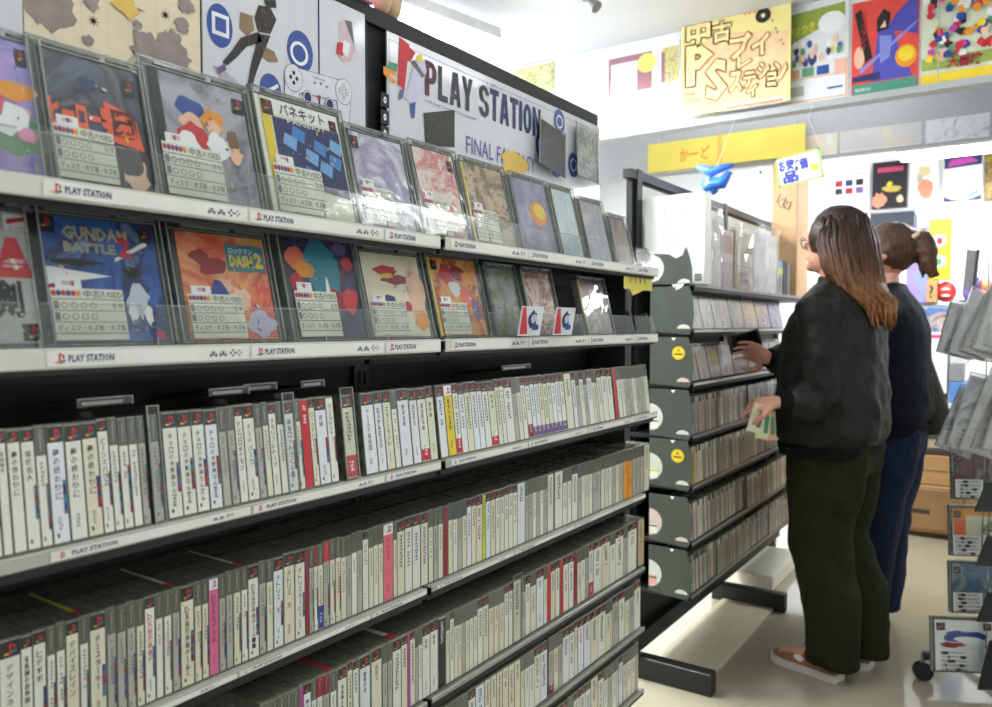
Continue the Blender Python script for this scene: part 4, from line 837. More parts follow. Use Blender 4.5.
# crumpled clear bags on the lower shelves
def crumple(name, loc, r, m, label, cat, seed, grp=None, sq=(1, 1, .7)):
    rn = random.Random(seed); k = MB(); k.ell((0, 0, 0), (r*sq[0], r*sq[1], r*sq[2]), m, 14, 10)
    k.v = [tuple(Vector(v)*(1+rn.uniform(-.28, .22))) for v in k.v]; o = k.build(name, loc=loc); return tag(o, label, cat, grp)
for px, py, z, lab in ((741, 481, .64, 'crumpled clear bag on the third spine shelf of the farther rack'), (746, 521, .46, 'crumpled clear bag on the lowest shelf of the farther rack')):
    p = onx(px, py, XG-.03); crumple('plastic_bag', (p.x, p.y, p.z), .03, sleeve, lab, 'bag', px, 'crumpled clear bags on the farther rack', (1, 1.6, .5))
# things standing on top of rack 2
zt = Z2[0]+.002
p0 = ony(644, 262, 2.50); p1 = ony(705, 262, 2.50)
b = MB(); wb = p1.x-p0.x; hb = ony(660, 196, 2.5).z-zt
b.cbox(0, 0, 0, wb, .055, hb, mat('carton_white', (240, 242, 236), .45, var=.02), .002)
for x, n in ((.34, 12), (.52, 10), (.66, 14), (.80, 9)): b.strokes(wb*x, hb*.86, .004, hb*.05, n, -.0006, inkg, random.Random(n))
b.q(wb*.84, .012, wb*.95, .034, -.0006, ink)
for k in range(7): b.q(wb*(.845+.015*k), .014, wb*(.851+.015*k), .032, -.0009, whiteink)
tag(b.build('white_carton', loc=(p0.x, 2.50, zt)), 'white printed carton standing at the near end of the farther rack top', 'box')
def book(pxa, pxb, h, m, name, label, cat, x=XG-.03, d=.16, wrap=False, deco=None, z=zt, grp=None):
    ya, yb = Yx(pxa, x, 0), Yx(pxb, x, 0); w = yb-ya-.002; k = MB(); k.cbox(0, 0, 0, w, d, h, m, .002)
    if deco: deco(k, w, h)
    o = k.build(name, loc=(x, ya, z), rot=ROTF); tag(o, label, cat, grp)
    if wrap:
        q_ = MB(); rn = random.Random(int(pxa)); n = 9; vs = []
        for a in range(n+1):
            for c in range(n+1): vs.append((-.003+(w+.006)*a/n, -.005-rn.uniform(0, .008), -.0+(h+.03)*c/n))
        q_.add(vs, [(a*(n+1)+c, (a+1)*(n+1)+c, (a+1)*(n+1)+c+1, a*(n+1)+c+1) for a in range(n) for c in range(n)], sleeve); q_.build('plastic_wrap', o)
    return o
def dtext(s, m=ink, z0=.25):
    def f(k, w, h): k.vtext(s, w/2, h*.8, min(w*.5, h*.5/len(s)), -.0006, m)
    return f
book(708.5, 720, .25, mat('wrap_white', (238, 238, 240), .5), 'wrapped_package', 'white plastic-wrapped package beside the white carton, farther rack top', 'package', wrap=True)
def dcol(k, w, h):
    k.q(w*.1, h*.05, w*.9, h*.45, -.0006, art('bk1', [(110, 120, 170), (180, 150, 130), (90, 100, 150), (220, 160, 110)], 30, 2)); k.q(w*.1, h*.6, w*.9, h*.9, -.0006, mat('bk_br', (150, 120, 96), .5))
book(721, 733, .215, mat('bk_tan', (172, 158, 150), .5), 'boxed_set', 'tan box with blue and orange print, farther rack top', 'box', deco=dcol)
def dk(k, w, h):
    k.text('回', w*.3, h*.22, w*.75, h*.32, -.0006, mat('bk_dk', (80, 60, 40), .5), .03); k.text('図', w*.3, h*.10, w*.75, h*.20, -.0006, MATS['bk_dk'], .03); k.q(w*.1, h*.4, w*.9, h*.42, -.0006, MATS['bk_dk'])
book(734, 752, .225, mat('bk_olive', (176, 168, 130), .5), 'boxed_set', 'olive box with dark brown seal characters, farther rack top', 'box', deco=dk, wrap=True)
book(753, 776, .25, mat('wrap_white', (238, 238, 240), .5), 'wrapped_package', 'bulky white plastic-wrapped package beside the olive box, farther rack top', 'package', wrap=True)
def dy(k, w, h): k.q(0, h*.62, w, h*.8, -.0006, lime); k.q(0, h*.8, w, h*.98, -.0006, mat('bk_bl', (120, 160, 200), .5)); k.q(w*.3, h*.1, w*.6, h*.5, -.0006, inkg)
book(777, 782, .15, mat('bk_grey', (150, 154, 160), .5), 'boxed_game', 'slim grey box with lime and blue bands, farther rack top', 'box', deco=dy)
book(782.6, 787, .155, mat('bk_slate', (60, 70, 84), .5), 'boxed_game', 'slim dark slate box on the farther rack top', 'box')
book(787.6, 799, .15, mat('bk_white', (226, 228, 230), .5), 'boxed_game', 'white boxed game with a red mark, farther rack top', 'box', deco=lambda k, w, h: k.q(w*.4, h*.3, w*.7, h*.5, -.0006, red))
# cardboard box with scribble standing behind
p0 = ony(771, 236, 3.75); p1 = ony(797, 236, 3.75); b = MB(); wb = p1.x-p0.x; b.cbox(0, 0, 0, wb, .22, .62, mat('cardboard', (214, 176, 132), .7, var=.06), .003)
for k in range(3): b.poly([(wb*(.2+.22*k), .44-.02*k), (wb*(.34+.22*k), .48-.02*k), (wb*(.36+.22*k), .475-.02*k), (wb*(.23+.22*k), .435-.02*k)], -.0006, ink)
b.ringd(wb*.45, .43, .018, .021, -.0006, ink, 14); b.ringd(wb*.62, .42, .014, .017, -.0006, ink, 14)
# it stands on the far half of the rack top
o = b.build('cardboard_box', loc=(p0.x, 3.75, Z2[0])); tag(o, 'tan cardboard box with black scribble on the far rack top', 'box')
# low white box on the floor under the far end of rack 2, and a floor board
b = MB(); b.cbox(0, 0, 0, .30, .5, .07, mat('white_lid', (226, 224, 206), .5), .004); tag(b.build('storage_box', loc=(-1.32+.06, 3.62, 0)), 'low white box on the floor beneath the farther rack', 'box')
b = MB(); b.cbox(0, 0, 0, .22, .85, .012, mat('beige_board', (196, 186, 158), .4), .002); tag(b.build('floor_board', loc=(-1.11, 2.53, .0)), 'beige board lying on the floor beneath the farther rack', 'board')

# ------------------------------------------------------------------ hanging fascias with posters
fas = mat('fascia_white', (232, 235, 238), .5, var=.015, scale=5); flg = mat('fascia_flange', (170, 173, 174), .5, var=.03)
def trimbox(i, x0, y0, z0, x1, y1, z1, m): k = MB(); k.box(x0, y0, z0, x1, y1, z1, m); return struct(k.build('trim_%d' % i))
trimbox(1, -2.6, 3.30, 2.10, 1.2, 3.335, CEIL, fas); trimbox(2, -2.6, 3.27, 2.075, 1.2, 3.335, 2.10, flg)
trimbox(3, -2.6, 3.90, 2.00, 1.2, 3.93, CEIL, mat('fascia_grey', (178, 181, 186), .5, var=.03)); 
trimbox(4, -1.62, 5.20, 1.905, 1.2, 5.23, 2.225, fas); trimbox(5, -1.62, 5.18, 1.89, 1.2, 5.23, 1.905, flg)
struct_hang = MB(); 
for x in (-1.5, -.2, 1.0): struct_hang.box(x, 5.2, 2.2, x+.02, 5.22, CEIL, flg)
struct(struct_hang.build('trim_6'))
def poster(px0, px1, pt, pb, Y, m, label, extra=None, name='poster', cat='poster', grp=None, zb=None, rot=0, th=.002):
    a = ony(px0, pb, Y); c = ony(px1, pb, Y); xm = (px0+px1)/2; t = ony(xm, pt, Y); bt = ony(xm, pb, Y)
    w = c.x-a.x; h = t.z-bt.z; z = zb if zb is not None else bt.z
    k = MB(); k.box(0, 0, 0, w, th, h, m)
    if extra: extra(k, w, h)
    o = k.build(name, loc=(a.x, Y-th, z), rot=(0, R(rot), 0)); return tag(o, label, cat, grp)
GP = 'posters along the hanging white fascia'
def pa(k, w, h):
    k.q(w*.05, h*.45, w*.9, h*.92, -.0005, mat('po_mar', (150, 100, 110), .5)); k.q(w*.10, h*.45, w*.62, h*.84, -.0008, art('po1', [(120, 150, 210), (210, 220, 240), (150, 170, 220)], 8, 1)); k.disc(w*.80, h*.78, w*.18, h*.12, -.0012, mat('po_yel', (236, 220, 110), .5)); 
    blobs(k, w, h, [(.55, .28, .3, .05, mat('po_lil', (190, 180, 220), .5)), (.25, .1, .2, .03, mat('po_ros', (226, 190, 190), .5))], .0008)
poster(606, 657, 50, 128, 3.298, whiteink, 'white poster with blue panel and yellow dot on the hanging fascia', pa, grp=GP, zb=2.12)
def pb_(k, w, h): k.q(w*.1, h*.5, w*.95, h*.95, -.0005, art('po2', [(70, 80, 150), (210, 200, 110), (90, 100, 170)], 20, 2)); k.q(w*.05, h*.5, w*.25, h*.9, -.0008, mat('po_mar', (150, 100, 110), .5)); blobs(k, w, h, [(.5, .25, .4, .04, mat('po_lil', (190, 180, 220), .5))], .0008)
poster(660, 679, 46, 124, 3.298, whiteink, 'white poster with navy and yellow picture beside the yellow sign', pb_, grp=GP, zb=2.12)
def pc(k, w, h):
    k.poly([(w*.06, h*.93), (w*.94, h*.96), (w*.94, h*.82), (w*.5, h*.72), (w*.06, h*.60)], -.0005, mat('po_grn', (140, 160, 60), .5)); k.disc(w*.75, h*.78, w*.2, h*.11, -.0008, whiteink, 16); k.text('いつつき', w*.10, h*.70, w*.50, h*.80, -.0010, yellow, .02, slant=.01)
    rn = random.Random(4)
    blobs(k, w, h, [(rn.uniform(.12, .88), rn.uniform(.40, .62), .035, .040, rn.choice([blue, navyink, skinink, mat('po_gr2', (90, 150, 110), .5), whiteink, skinink, yellow, blue])) for _ in range(34)], .0008)
    for j, m in enumerate((mat('po_tan', (210, 170, 110), .5), mat('po_gr2', (90, 150, 110), .5), blue)): k.q(w*(.1+.22*j), h*.27, w*(.28+.22*j), h*.36, -.0008, m)
    k.q(w*.04, h*.25, w*.78, h*.26, -.0007, orange); k.q(w*.80, h*.24, w*.96, h*.40, -.0008, mat('po_sal', (236, 180, 160), .5)); k.q(w*.70, h*.11, w*.92, h*.13, -.0008, blue); k.q(w*.15, h*.08, w*.35, h*.18, -.0008, papergrey)
    for (x0, z0, x1, z1) in ((.02, .02, .98, .03), (.02, .02, .035, .25), (.965, .02, .98, .4)): k.q(w*x0, h*z0, w*x1, h*z1, -.0007, orange)
poster(781, 848, 5, 103, 3.298, paper3, 'game flyer with green top and small cartoon crowd', pc, grp=GP, zb=2.105)
def pd_(k, w, h):
    k.q(w*.02, h*.0, w*.98, h*.11, -.0006, mat('po_teal', (70, 140, 120), .5)); k.text('発売元', w*.06, h*.03, w*.3, h*.07, -.001, whiteink)
    bp = mat('po_blu', (74, 74, 170), .5); bl = mat('po_blu2', (130, 140, 210), .5)
    P = lambda pts, m, d: k.poly([(w*a, h*c) for a, c in pts], -d, m)
    P([(.50, .62), (.66, .80), (.98, 1.), (.98, .55), (.70, .62)], bp, .0008); P([(.30, .12), (.92, .12), (.72, .42), (.62, .66), (.40, .66), (.36, .40)], bp, .0010); P([(.42, .60), (.60, .58), (.58, .36), (.44, .30)], bl, .0012); P([(.38, .64), (.56, .66), (.58, .82), (.48, .88), (.38, .78)], inkblack, .0013); P([(.43, .68), (.52, .68), (.50, .76)], skinink, .0015)
    P([(.14, .22), (.96, .66), (.98, .70), (.12, .26)], bl, .0016); P([(.04, .88), (.14, .92), (.32, .38), (.22, .34)], inkblack, .0018); k.vtext('アイランド', w*.18, h*.86, h*.08, -.0022, red)
    k.disc(w*.82, h*.34, w*.16, h*.12, -.0018, orange); k.disc(w*.82, h*.36, w*.12, h*.08, -.0022, yellow); P([(.02, .14), (.44, .14), (.44, .22), (.02, .20)], navyink, .0019); k.disc(w*.12, h*.40, w*.08, h*.12, -.0017, skinink)
poster(851, 918, 2, 96, 3.298, mat('po_red', (216, 70, 60), .5), 'red flyer with a blue-robed swordsman figure and teal foot band', pd_, grp=GP, zb=2.105)
def pe(k, w, h):
    rn = random.Random(8); k.q(0, 0, w, h*.10, -.0005, yellow); k.q(0, h*.14, w, h*.26, -.0005, mat('po_gr3', (150, 170, 80), .5))
    blobs(k, w, h, [(rn.uniform(.05, .95), rn.uniform(.24, .98), .05, .04, rn.choice([red, blue, yellow, whiteink, skinink, orange, inkblack, mat('po_gr2', (90, 150, 110), .5), magenta, red])) for _ in range(90)], .0008)
    k.poly([(w*.3, h*.36), (w*.95, h*.48), (w*.95, h*.56), (w*.3, h*.42)], -.009, mat('po_sal', (236, 180, 160), .5)) if False else None
    k.text('大冒険', w*.34, h*.12, w*.78, h*.24, -.0100, redd, .04); k.q(w*.22, 0, w*.235, h, -.0095, papergrey)
poster(921, 1000, -14, 86, 3.298, mat('po_sky', (206, 214, 190), .5), 'crowded colourful cartoon flyer beside the red swordsman flyer', pe, grp=GP, zb=2.105)
poster(1003, 1060, -14, 80, 3.298, art('po9', [(230, 230, 226), (200, 160, 120), (240, 220, 130)], 9, 1), 'pale tan flyer at the end of the hanging fascia', grp=GP, zb=2.105)
poster(515, 554, 66, 94, 3.298, art('po3', [(190, 170, 120), (120, 140, 90), (226, 210, 160), (200, 110, 80)], 26, 2), 'small yellow and green picture on the hanging fascia above the long sign', grp=GP)
# big handwritten yellow sign
def ps(k, w, h):
    oc = mat('mk_orange', (232, 176, 130), .5); of = mat('mk_peach', (246, 222, 160), .5); ol = mat('mk_line', (232, 160, 118), .5)
    def out(t, x0, z0, x1, z1, bo=.05):
        k.text(t, w*(x0-.012), h*(z0-.010), w*(x1+.012), h*(z1+.010), -.0008, ol, min(bo, .05)+.012)
        for dx, dz in ((-.006, .005), (.006, -.005), (.006, .005), (-.006, -.005)): k.text(t, w*(x0-.010+dx), h*(z0-.008+dz), w*(x1+.010+dx), h*(z1+.008+dz), -.0008-abs(dx)*.01, ol, min(bo, .05)+.01)
        k.text(t, w*x0, h*z0, w*x1, h*z1, -.0014, of, min(bo, .04))
    k.poly([(w*.03, h*.56), (w*.4, h*.68), (w*.98, h*.58), (w*.96, h*.10), (w*.50, h*.06), (w*.06, h*.20)], -.0005, mat('mk_wash', (240, 206, 160), .6))
    out('中', .05, .60, .28, .84); out('古', .30, .60, .47, .78); out('P', .05, .26, .31, .62, .09); out('S', .24, .10, .44, .46, .09); out('プ', .46, .42, .66, .64); out('レ', .53, .34, .66, .44); out('イ', .66, .42, .82, .60)
    out('ス', .46, .14, .58, .32); out('テ', .59, .16, .70, .30); out('イ', .62, .08, .72, .18); out('シ', .72, .22, .82, .36); out('ョ', .80, .14, .88, .26); out('ン', .86, .16, .97, .34)
    n = 44; rr = [1 if i % 2 else .78 for i in range(n)]
    k.poly([(w*(.64+.17*rr[i]*math.cos(2*math.pi*i/n)), h*(.90+.12*rr[i]*math.sin(2*math.pi*i/n))) for i in range(n)], -.0010, mat('mk_red', (236, 106, 70), .5)); k.strokes(w*.58, h*.97, w*.05, h*.05, 3, -.0015, redd, rnd); k.strokes(w*.66, h*.98, w*.05, h*.05, 3, -.0015, redd, rnd); k.strokes(w*.73, h*.96, w*.05, h*.05, 2, -.0015, redd, rnd)
    k.disc(w*.76, h*.75, w*.068, h*.062, -.0018, inkblack); k.disc(w*.76, h*.75, w*.018, h*.018, -.0022, of); k.ringd(w*.76, h*.75, w*.028, w*.030, -.0021, inkg)
    k.text('いようこ', w*.12, h*.87, w*.36, h*.92, -.0012, ink); k.text('Play', w*.04, h*.17, w*.14, h*.21, -.0012, ink); k.text('Station', w*.04, h*.12, w*.18, h*.16, -.0012, ink)
    for j in range(7): k.strokes(w*(.84+.016*j), h*(.70-.035*j), w*.02, h*.028, 1, -.0012, ink, rnd)
    k.q(w*.42, -.004, w*.96, .022, -.0011, mat('mk_strip', (244, 232, 214), .5)); k.q(w*.44, .0, w*.94, .012, -.0016, mat('mk_sal', (238, 150, 110), .5))
poster(681, 790, -4, 112, 3.262, mat('sign_yellow', (240, 226, 150), .5, var=.03, scale=5), 'large handwritten yellow PS sign on the hanging fascia', ps, 'handwritten_sign', 'sign', zb=2.118)
# second, paler strip of prints behind, and the yellow banner
for (x0, x1, m, lab) in ((668, 722, art('st1', [(226, 226, 220), (206, 196, 180), (236, 236, 234)], 8, 1), 'pale print on the grey strip above the yellow banner'), (786, 838, art('st2', [(214, 196, 186), (226, 214, 190), (230, 226, 224)], 8, 1), 'faded peach print on the grey strip behind the flyers'), (840, 922, art('st3', [(218, 200, 192), (206, 206, 210), (226, 216, 190)], 8, 1), 'long faded rose print on the grey strip behind the flyers'), (926, 990, art('st4', [(214, 218, 226), (230, 232, 238), (170, 176, 190)], 14, 2), 'bluish white print on the grey strip at its far end')):
    a = ony(x0, 110, 3.898); c = ony(x1, 110, 3.898); k = MB(); k.box(0, 0, 0, c.x-a.x, .002, .10, m); k.q(.004, .004, c.x-a.x-.004, .008, -.0004, whiteink); tag(k.build('faded_print', loc=(a.x, 3.898, 2.012)), lab, 'print', 'faded prints on the grey strip')
def bn(k, w, h): k.text('かーど', w*.22, h*.25, w*.42, h*.72, -.0008, orange, .02); k.q(w*.47, 0, w*.50, h, -.0006, mat('bn_tan', (226, 180, 90), .5))
poster(648, 805, 134, 164, 3.86, mat('banner_yellow', (226, 210, 96), .5, scale=6), 'long yellow banner hanging below the fascia', bn, 'banner', 'banner', rot=0)
k = MB(); a = ony(650, 134, 3.86); c = ony(805, 134, 3.86)
for x in (a.x+.05, c.x-.05): k.tube([(x, 3.86, a.z-.03), (x, 3.895, 2.03)], .001, whiteink, 6)
tag(k.build('hanging_string'), 'thin strings holding the yellow banner', 'string')
def hg(k, w, h):
    bw = mat('tag_blue', (60, 70, 180), .5)
    for x, z, t in ((.06, .50, 'お安'), (.36, .42, '特価'), (.12, .08, '品')): k.text(t, w*x, h*z, w*(x+.34), h*(z+.40), -.0008, bw, .05)
    for (x0, z0, x1, z1) in ((0, 0, 1, .06), (0, .94, 1, 1), (0, 0, .05, 1), (.95, 0, 1, 1)): k.q(w*x0, h*z0, w*x1, h*z1, -.0006, mat('tag_green', (170, 220, 120), .5))
    k.q(w*.75, h*.3, w*.92, h*.5, -.0006, lime)
poster(779, 825, 156, 186, 3.2, mat('tag_white', (238, 246, 226), .5), 'pale green tag with blue handwriting hanging on a string', hg, 'hanging_tag', 'sign', rot=-9)
k = MB(); a = ony(808, 128, 3.2); c = ony(822, 153, 3.2); k.tube([(a.x-.0, 3.27, 2.09), (a.x, 3.2, 2.02), (c.x, 3.199, c.z+.01)], .0008, whiteink, 6); tag(k.build('tag_string'), 'thin white string from fascia to the pale green tag', 'string')
# blue crumpled ribbon hung above the wrapped packages
blm = mat('ribbon_blue', (50, 120, 226), .3, coat=.5)
k = MB(); Pp = lambda px, py, y=3.05: tuple(ony(px, py, y))
k.tube([Pp(698, 166), Pp(712, 172), Pp(722, 168), Pp(734, 165)], [.012, .02, .018, .006], blm, 10); k.tube([Pp(704, 188), Pp(710, 184), Pp(722, 183), Pp(730, 172)], [.018, .028, .024, .010], blm, 10); k.tube([Pp(712, 172), Pp(708, 180), Pp(716, 193)], [.02, .026, .012], blm, 10)
k.v = [tuple(Vector(v)+Vector([random.uniform(-.003, .003) for _ in range(3)])) for v in k.v]
o = k.build('blue_ribbon', smooth=True); tag(o, 'bright blue crumpled ribbon hanging above the wrapped packages', 'ribbon')
k = MB(); a = ony(716, 168, 3.05); k.tube([(a.x, 3.05, a.z), (a.x, 3.28, 2.08)], .001, whiteink, 6); tag(k.build('ribbon_string'), 'thin string holding the blue ribbon', 'string')
# far fascia posters
G5 = 'posters on the far low fascia'
def six(k, w, h):
    for j in range(6): k.q(w*(.08+.28*(j % 3)), h*(.58 if j < 3 else .40), w*(.28+.28*(j % 3)), h*(.72 if j < 3 else .54), -.0005, [redd, navyink, inkblack, inkblack, redd, purple][j])
    k.q(w*.1, h*.82, w*.8, h*.86, -.0005, papergrey)
poster(797, 831, 173, 213, 5.19, art('pf0', [(220, 224, 230), (190, 196, 206), (238, 240, 244)], 12, 2), 'washed-out grey poster at the start of the far fascia', grp=G5, zb=1.915)
poster(832, 869, 165, 209, 5.19, whiteink, 'white poster with six tiny pictures on the far fascia', six, grp=G5, zb=1.915)
def dk2(k, w, h): k.text('GAME', w*.15, h*.78, w*.85, h*.90, -.0006, mat('po_pink', (200, 70, 110), .5), .03) if False else k.q(w*.15, h*.78, w*.88, h*.88, -.0006, mat('po_pink', (190, 60, 100), .5)); blobs(k, w, h, [(.2, .18, .2, .16, mat('po_sal2', (226, 140, 110), .5)), (.55, .42, .25, .07, mat('po_gold', (190, 170, 80), .5)), (.8, .18, .1, .08, skinink), (.5, .52, .08, .05, yellow)], .0009)
poster(872, 907, 160, 207, 5.19, mat('po_blk', (30, 26, 34), .4), 'black poster with orange planet on the far fascia', dk2, grp=G5, zb=1.915)
def fg(k, w, h): blobs(k, w, h, [(.5, .75, .22, .12, mat('po_fl', (214, 200, 150), .5)), (.55, .38, .25, .22, mat('po_sal2', (226, 140, 110), .5)), (.35, .6, .1, .1, papergrey)], .0007)
poster(909, 938, 159, 205, 5.19, whiteink, 'white poster with a pale orange figure on the far fascia', fg, grp=G5, zb=1.915)
def lg(k, w, h): k.poly([(w*.02, h*.72), (w*.98, h*.76), (w*.98, h*.98), (w*.02, h*.96)], -.0005, navyink); k.poly([(w*.1, h*.76), (w*.9, h*.82), (w*.7, h*.94), (w*.2, h*.90)], -.0008, magenta); k.q(w*.02, h*.04, w*.98, h*.30, -.0005, navyink); k.disc(w*.5, h*.22, w*.5, h*.16, -.0008, whiteink, 20); k.poly([(w*.3, h*.06), (w*.9, h*.16), (w*.9, h*.26), (w*.5, h*.12)], -.001, mat('po_lb', (130, 170, 210), .5))
poster(943, 982, 152, 201, 5.19, whiteink, 'white and navy poster with magenta swoosh on the far fascia', lg, grp=G5, zb=1.915)
poster(984, 1020, 150, 200, 5.19, art('pf5', [(220, 190, 60), (120, 90, 30), (50, 50, 50)], 20, 2), 'dark yellow poster at the end of the far fascia', grp=G5, zb=1.915)
# ------------------------------------------------------------------ back counter and goods
YC = 5.05
def cb(name, px0, px1, z0, z1, d, m, label, cat, extra=None, grp=None, Y=YC, c=.004):
    zm = 325; a = ony(px0, zm, Y).x; e = ony(px1, zm, Y).x; k = MB(); k.cbox(0, 0, 0, e-a, d, z1-z0, m, c)
    if extra: extra(k, e-a, z1-z0)
    return tag(k.build(name, loc=(a, Y, z0)), label, cat, grp)
zf = lambda py, Y=YC, px=930: ony(px, py, Y).z
wd = mat('drawer_wood', (142, 108, 70), .5, var=.12, scale=6); wd2 = mat('counter_wood', (214, 200, 170), .5, var=.05)
hol = mat('wood_dark', (60, 44, 30), .6)
k = MB(); w_ = 1.5; x0 = ony(870, 325, YC).x
k.cbox(0, 0, .03, w_, .5, .30, wd, .006)
k.box(.05, .02, 0, w_-.05, .46, .03, hol); uo = k.build('drawer_unit', loc=(x0, YC, 0)); tag(uo, 'long low wooden drawer unit with dark slot handles at the back', 'drawers')
for j in range(3):
    q_ = MB(); q_.cbox(.02+.49*j, -.012, .05, .49+.49*j, 0, .285, wd, .003); q_.q(.13+.49*j, .14, .33+.49*j, .165, -.0125, hol); q_.build('drawer', uo)
k = MB(); k.cbox(0, 0, 0, 1.5, .45, .17, mat('box_wood', (166, 130, 84), .5, var=.1), .005); k.q(0, .08, 1.5, .085, -.0006, hol); tag(k.build('wooden_crate', loc=(x0, YC+.03, .302)), 'light wooden crate resting on the back drawer unit', 'crate')
k = MB(); k.cbox(0, 0, 0, 1.5, .45, .05, wd2, .004); tag(k.build('counter_shelf', loc=(x0, YC+.02, .52)), 'cream counter shelf above the wooden crate', 'shelf')
for xx in (x0, x0+1.46):
    k = MB(); k.box(0, 0, 0, .04, .3, 1.345, mat('shelf_side', (214, 214, 210), .5)); struct(k.build('trim_7' if xx == x0 else 'trim_8', loc=(xx, YC+.12, 0)))
k = MB(); k.cbox(0, 0, 0, 1.5, .35, .02, mat('shelf_grey', (176, 180, 184), .4), .003); tag(k.build('counter_shelf', loc=(x0, YC+.02, 1.325)), 'grey shelf at the back carrying bright toy boxes', 'shelf')
T0 = 1.346
def ybx(k, w, h):
    for j in range(2): k.disc(w*.5, h*(.30+.34*j), w*.30, h*.10, -.0006, whiteink); k.disc(w*.5, h*(.29+.34*j), w*.14, h*.06, -.0010, [mat('lg_green', (70, 150, 80), .5), redd][j])
cb('toy_box', 927, 949, T0+.13, zf(219), .12, mat('box_yellow', (240, 200, 50), .4), 'tall yellow box with round white logos on the grey back shelf', 'box', ybx)
cb('toy_box', 905, 926.5, T0, zf(226), .12, art('bx1', [(90, 170, 210), (150, 120, 190), (80, 150, 200)], 6, 1), 'blue and violet box behind the second shopper', 'box')
cb('toy_box', 925, 936.5, T0, T0+.128, .12, mat('box_tan', (176, 140, 90), .5), 'small brown box with question mark under the yellow box', 'box', lambda k, w, h: k.text('?', w*.3, h*.2, w*.7, h*.8, -.0006, ink, .02))
k = MB(); a = ony(945, 292, YC); k.ell((0, 0, .062), (.052, .05, .06), mat('toy_red', (216, 50, 50), .4), 16, 12); k.ell((0, -.012, .075), (.035, .042, .012), whiteink); k.ell((0, -.012, .04), (.032, .042, .012), whiteink)
tag(k.build('toy', loc=(a.x, YC+.06, T0), smooth=True), 'round red toy with white bands on the grey back shelf', 'toy')
k = MB(); a = ony(961, 292, YC-.0); b_ = mat('screen_black', (30, 38, 50), .2, coat=.5); k.cbox(-.05, 0, .03, .05, .02, .30, b_, .004); k.box(-.012, .02, 0, .012, .05, .1, black); k.cbox(-.05, -.02, 0, .05, .08, .012, black, .003); k.q(-.042, .04, .042, .29, -.0006, mat('screen_face', (70, 90, 116), .15, coat=.6)); o = k.build('monitor', loc=(a.x+.02, YC+.08, T0), rot=(R(0), R(8), R(-55))); tag(o, 'dark flat monitor turned sideways on the grey back shelf', 'monitor')
for i, (px, m, lab, r) in enumerate(((972, mat('toy_violet', (110, 90, 180), .4), 'violet soft toy on the back shelf beside the monitor', .05), (984, mat('toy_orange', (230, 140, 90), .4), 'orange soft toy at the back shelf end', .045))):
    a = ony(px, 292, YC); k = MB(); k.ell((0, 0, r*.9), (r, r*.9, r*.9), m); k.ell((0, 0, r*2.0), (r*.65, r*.6, r*.6), m); k.ell((-r*.4, 0, r*2.6), (r*.2, r*.15, r*.3), m); k.ell((r*.4, 0, r*2.6), (r*.2, r*.15, r*.3), m); tag(k.build('soft_toy', loc=(a.x, YC+.1, T0), smooth=True), lab, 'toy', 'soft toys on the back shelf')
T1 = .572
def pink_(k, w, h): k.q(0, h*.93, w, h*.99, -.0006, mat('trim_pink', (226, 60, 130), .4)); k.q(0, h*.45, w, h*.46, -.0006, papergrey); k.q(w*.05, h*.66, w*.2, h*.70, -.0006, mat('trim_pink', (226, 60, 130), .4))
cb('plastic_cabinet', 893, 948, T1+.26, zf(334), .25, mat('plastic_white', (234, 236, 238), .4), 'white plastic drawers with a pink rim under the grey shelf', 'drawers', pink_)
cb('storage_box', 893, 946, T1, T1+.258, .25, mat('plastic_dark', (70, 66, 50), .6), 'dark box beneath the pink-rimmed drawers', 'box')
cb('poster_print', 915, 962, zf(332)+.0, 1.32, .01, art('pp', [(150, 160, 180), (60, 100, 160), (190, 170, 160), (90, 80, 84), (220, 220, 224)], 9, 1), 'picture panel leaning above the pink-rimmed drawers', 'picture')
for j, (p0_, p1_, z0, z1, c, lab) in enumerate(((950, 966, T1, .78, (214, 222, 230), 'white carton at the foot of the back shelf stack'), (950, 968, .782, .90, (90, 130, 190), 'blue-lidded carton in the back shelf stack'), (950, 964, .902, 1.0, (130, 134, 136), 'grey carton in the back shelf stack'), (952, 968, 1.002, 1.15, (196, 200, 204), 'pale grey carton topmost in the back shelf stack'))):
    cb('carton', p0_, p1_, z0, z1, .2, mat('ct%d' % j, c, .5), lab, 'box', grp='cartons stacked at the back')
cb('dark_box', 868, 912, 1.81, 1.889, .2, mat('awning', (54, 62, 74), .6), 'dark slatted box hanging beneath the far fascia', 'box', Y=5.185)
cb('bright_pane', 600, 868, 1.10, 1.85, .02, mat('pane_white', (244, 246, 248), .5, var=.01), 'x', 'x', Y=5.9) if False else None

# ------------------------------------------------------------------ carousel on casters at the right edge
cx_, cy_ = .02, 3.12
car = empty('carousel_rack', (cx_, cy_, 0)); tag(car, 'wire rack on casters holding game cases and sleeves beside the shoppers', 'rack')
wire = mat('wire_chrome', (150, 152, 150), .25, metal=.8); blk = mat('plastic_black', (26, 27, 28), .4)
k = MB(); k.tube([(0, 0, .12), (0, 0, 1.55)], .022, wire, 14); k.build('pole', car)
for j in range(5):
    a = R(72*j+200); c, s_ = math.cos(a), math.sin(a); k = MB(); k.box(-.0, -.015, .07, .0, .015, .07, blk) if False else None
    k.tube([(0, 0, .10), (c*.33, s_*.33, .085)], [(.018, .022), (.014, .016)], blk, 8); k.build('foot_arm', car)
    q_ = MB(); 
    q_.tube([(c*.33-s_*.012, s_*.33+c*.012, .032), (c*.33+s_*.012, s_*.33-c*.012, .032)], .032, blk, 16); q_.tube([(c*.33, s_*.33, .032), (c*.33, s_*.33, .09)], .008, wire, 8); q_.build('caster', car)
